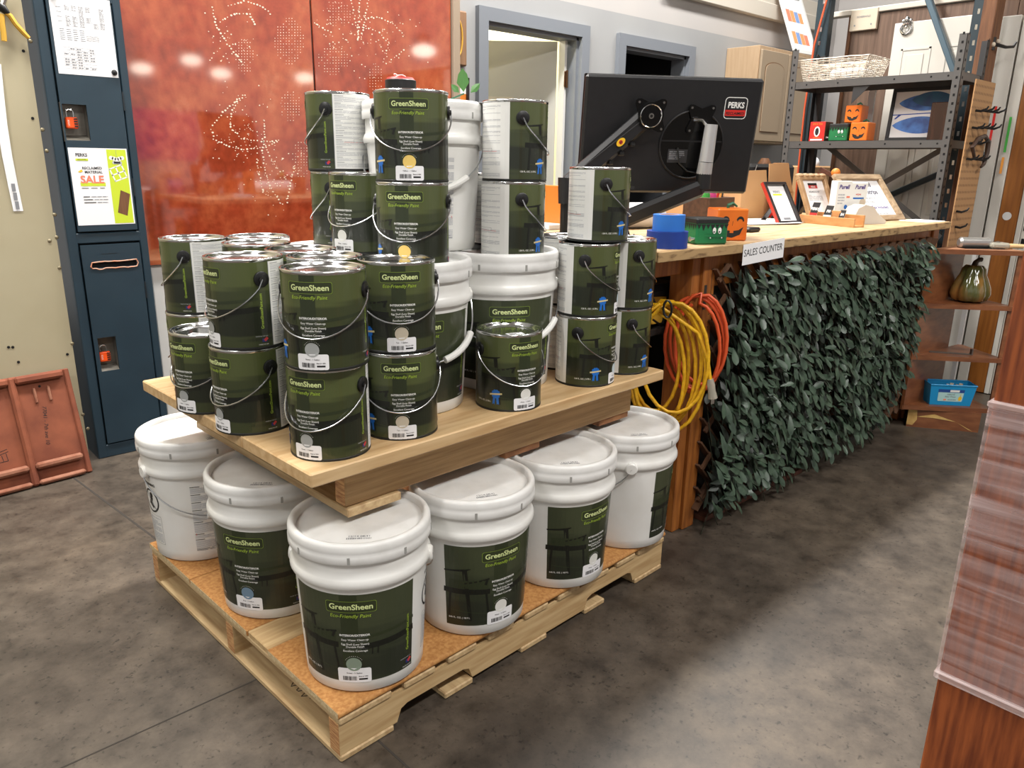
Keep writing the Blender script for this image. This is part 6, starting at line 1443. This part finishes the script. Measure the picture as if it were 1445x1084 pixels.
solo('roller_tray', MB().use('black_plastic').beam(c-ax_*.13+Vector((0, 0, .0015)), c+ax_*.07+Vector((0, 0, .0015)), .085, .003), 'flat black tray under the wrapped paint roller', 'tray')

# ================================================================== film-wrapped wood in the right foreground
wx, wy = .85, .213
wr = root('wrapped_wood_slab', 'red-brown wood slab partly wrapped in stretch film, standing in the right foreground', 'wood slab', (wx+.02, wy-.3, 0))
part('slab', MB().use('red_oak').box(wx, wx+.045, wy-.75, wy, 0, 1.5, .002), wr)
part('film_wrap', MB().use('stretch_film').box(wx-.003, wx+.048, wy-.755, wy+.003, .70, 1.018, .002), wr)
part('film_band', MB().use('film_band').box(wx-.005, wx+.050, wy-.757, wy+.004, .693, .703, .002), wr); part('film_band', MB().use('film_band').box(wx-.0045, wx+.0495, wy-.757, wy+.004, 1.011, 1.019, .002), wr)

# ================================================================== ceiling lamps
for k, (lx, ly) in enumerate(LAMPS):
    r = root('ceiling_lamp', 'white strip lamp housing hung above the store, '+('over the lockers', 'over the counter', 'over the shelf rack', 'behind the camera on the left', 'behind the camera on the right', 'far left')[k], 'lamp', (lx, ly, LAMPZ), 0, 'ceiling lamps')
    part('housing', MB().use('lamp_white').box(lx-.78, lx+.78, ly-.17, ly+.17, LAMPZ, LAMPZ+.06, .01), r)
    for s in (-.6, .6): part('hanger_rod', MB().use('steel').tube([(lx+s, ly, LAMPZ+.06), (lx+s, ly, 4.6)], .006, 6), r)
struct('ceiling', MB().use('upper_wall').box(-6, 9, -8, 7, 4.6, 4.7))

# ================================================================== the rest of the store behind the camera (mirrored in the red panels)
mat('lamp_glow', (255, 246, 228), .5, emit=7)
for k, (px, py, yy) in enumerate(((270, 85, -18), (312, 104, -18), (430, 110, -18), (553, 120, -18), (200, 97, -18), (598, 72, -10))):
    p = aty(px, py, 2*RY-yy); r = root('bay_lamp', 'distant round bay lamp mirrored in the red panels, %s from the locker' % ('second', 'third', 'fourth', 'fifth', 'first', 'sixth', 'highest')[k], 'lamp', (p.x, yy, p.z), 0, 'distant bay lamps')
    part('diffuser', MB().use('lamp_glow').sphere((p.x, yy, p.z), .30, 16, 8, (1, 1, .5)), r); part('housing', MB().use('dark_grey').lathe([(.20, .18), (.22, .20), (.16, .34), (.05, .40)], 16, (p.x, yy, p.z)), r); part('hanger_rod', MB().use('steel').tube([(p.x, yy, p.z+.38), (p.x, yy, p.z+1.6)], .02, 6), r)
r = root('display_board', 'purple display board on two legs behind the camera, mirrored in the red panel', 'display board', (3.42, -3, 0))
part('board', MB().use('purple_sheet').box(3.04, 3.80, -3.02, -3.0, 1.20, 1.79, .003), r)
for x in (3.1, 3.74): part('leg', MB().use('steel').tube([(x, -3.03, 0), (x, -3.03, 1.7)], .015, 8), r)
for k, (x, w_, z1) in enumerate(((2.9, .30, .95), (3.5, .22, 1.05), (4.1, .34, .90), (4.7, .25, 1.1), (5.5, .4, 1.0))):  # unseen cartons, added for the pale streaks they mirror into the red glass
    solo('tall_carton', MB().use('white_panel').box(x, x+w_, -3.9, -3.5, 0, z1, .004), 'added tall white carton behind the camera, %s of five giving the panels pale reflections' % ('first', 'second', 'third', 'fourth', 'last')[k], 'carton', 'added white cartons behind the camera')
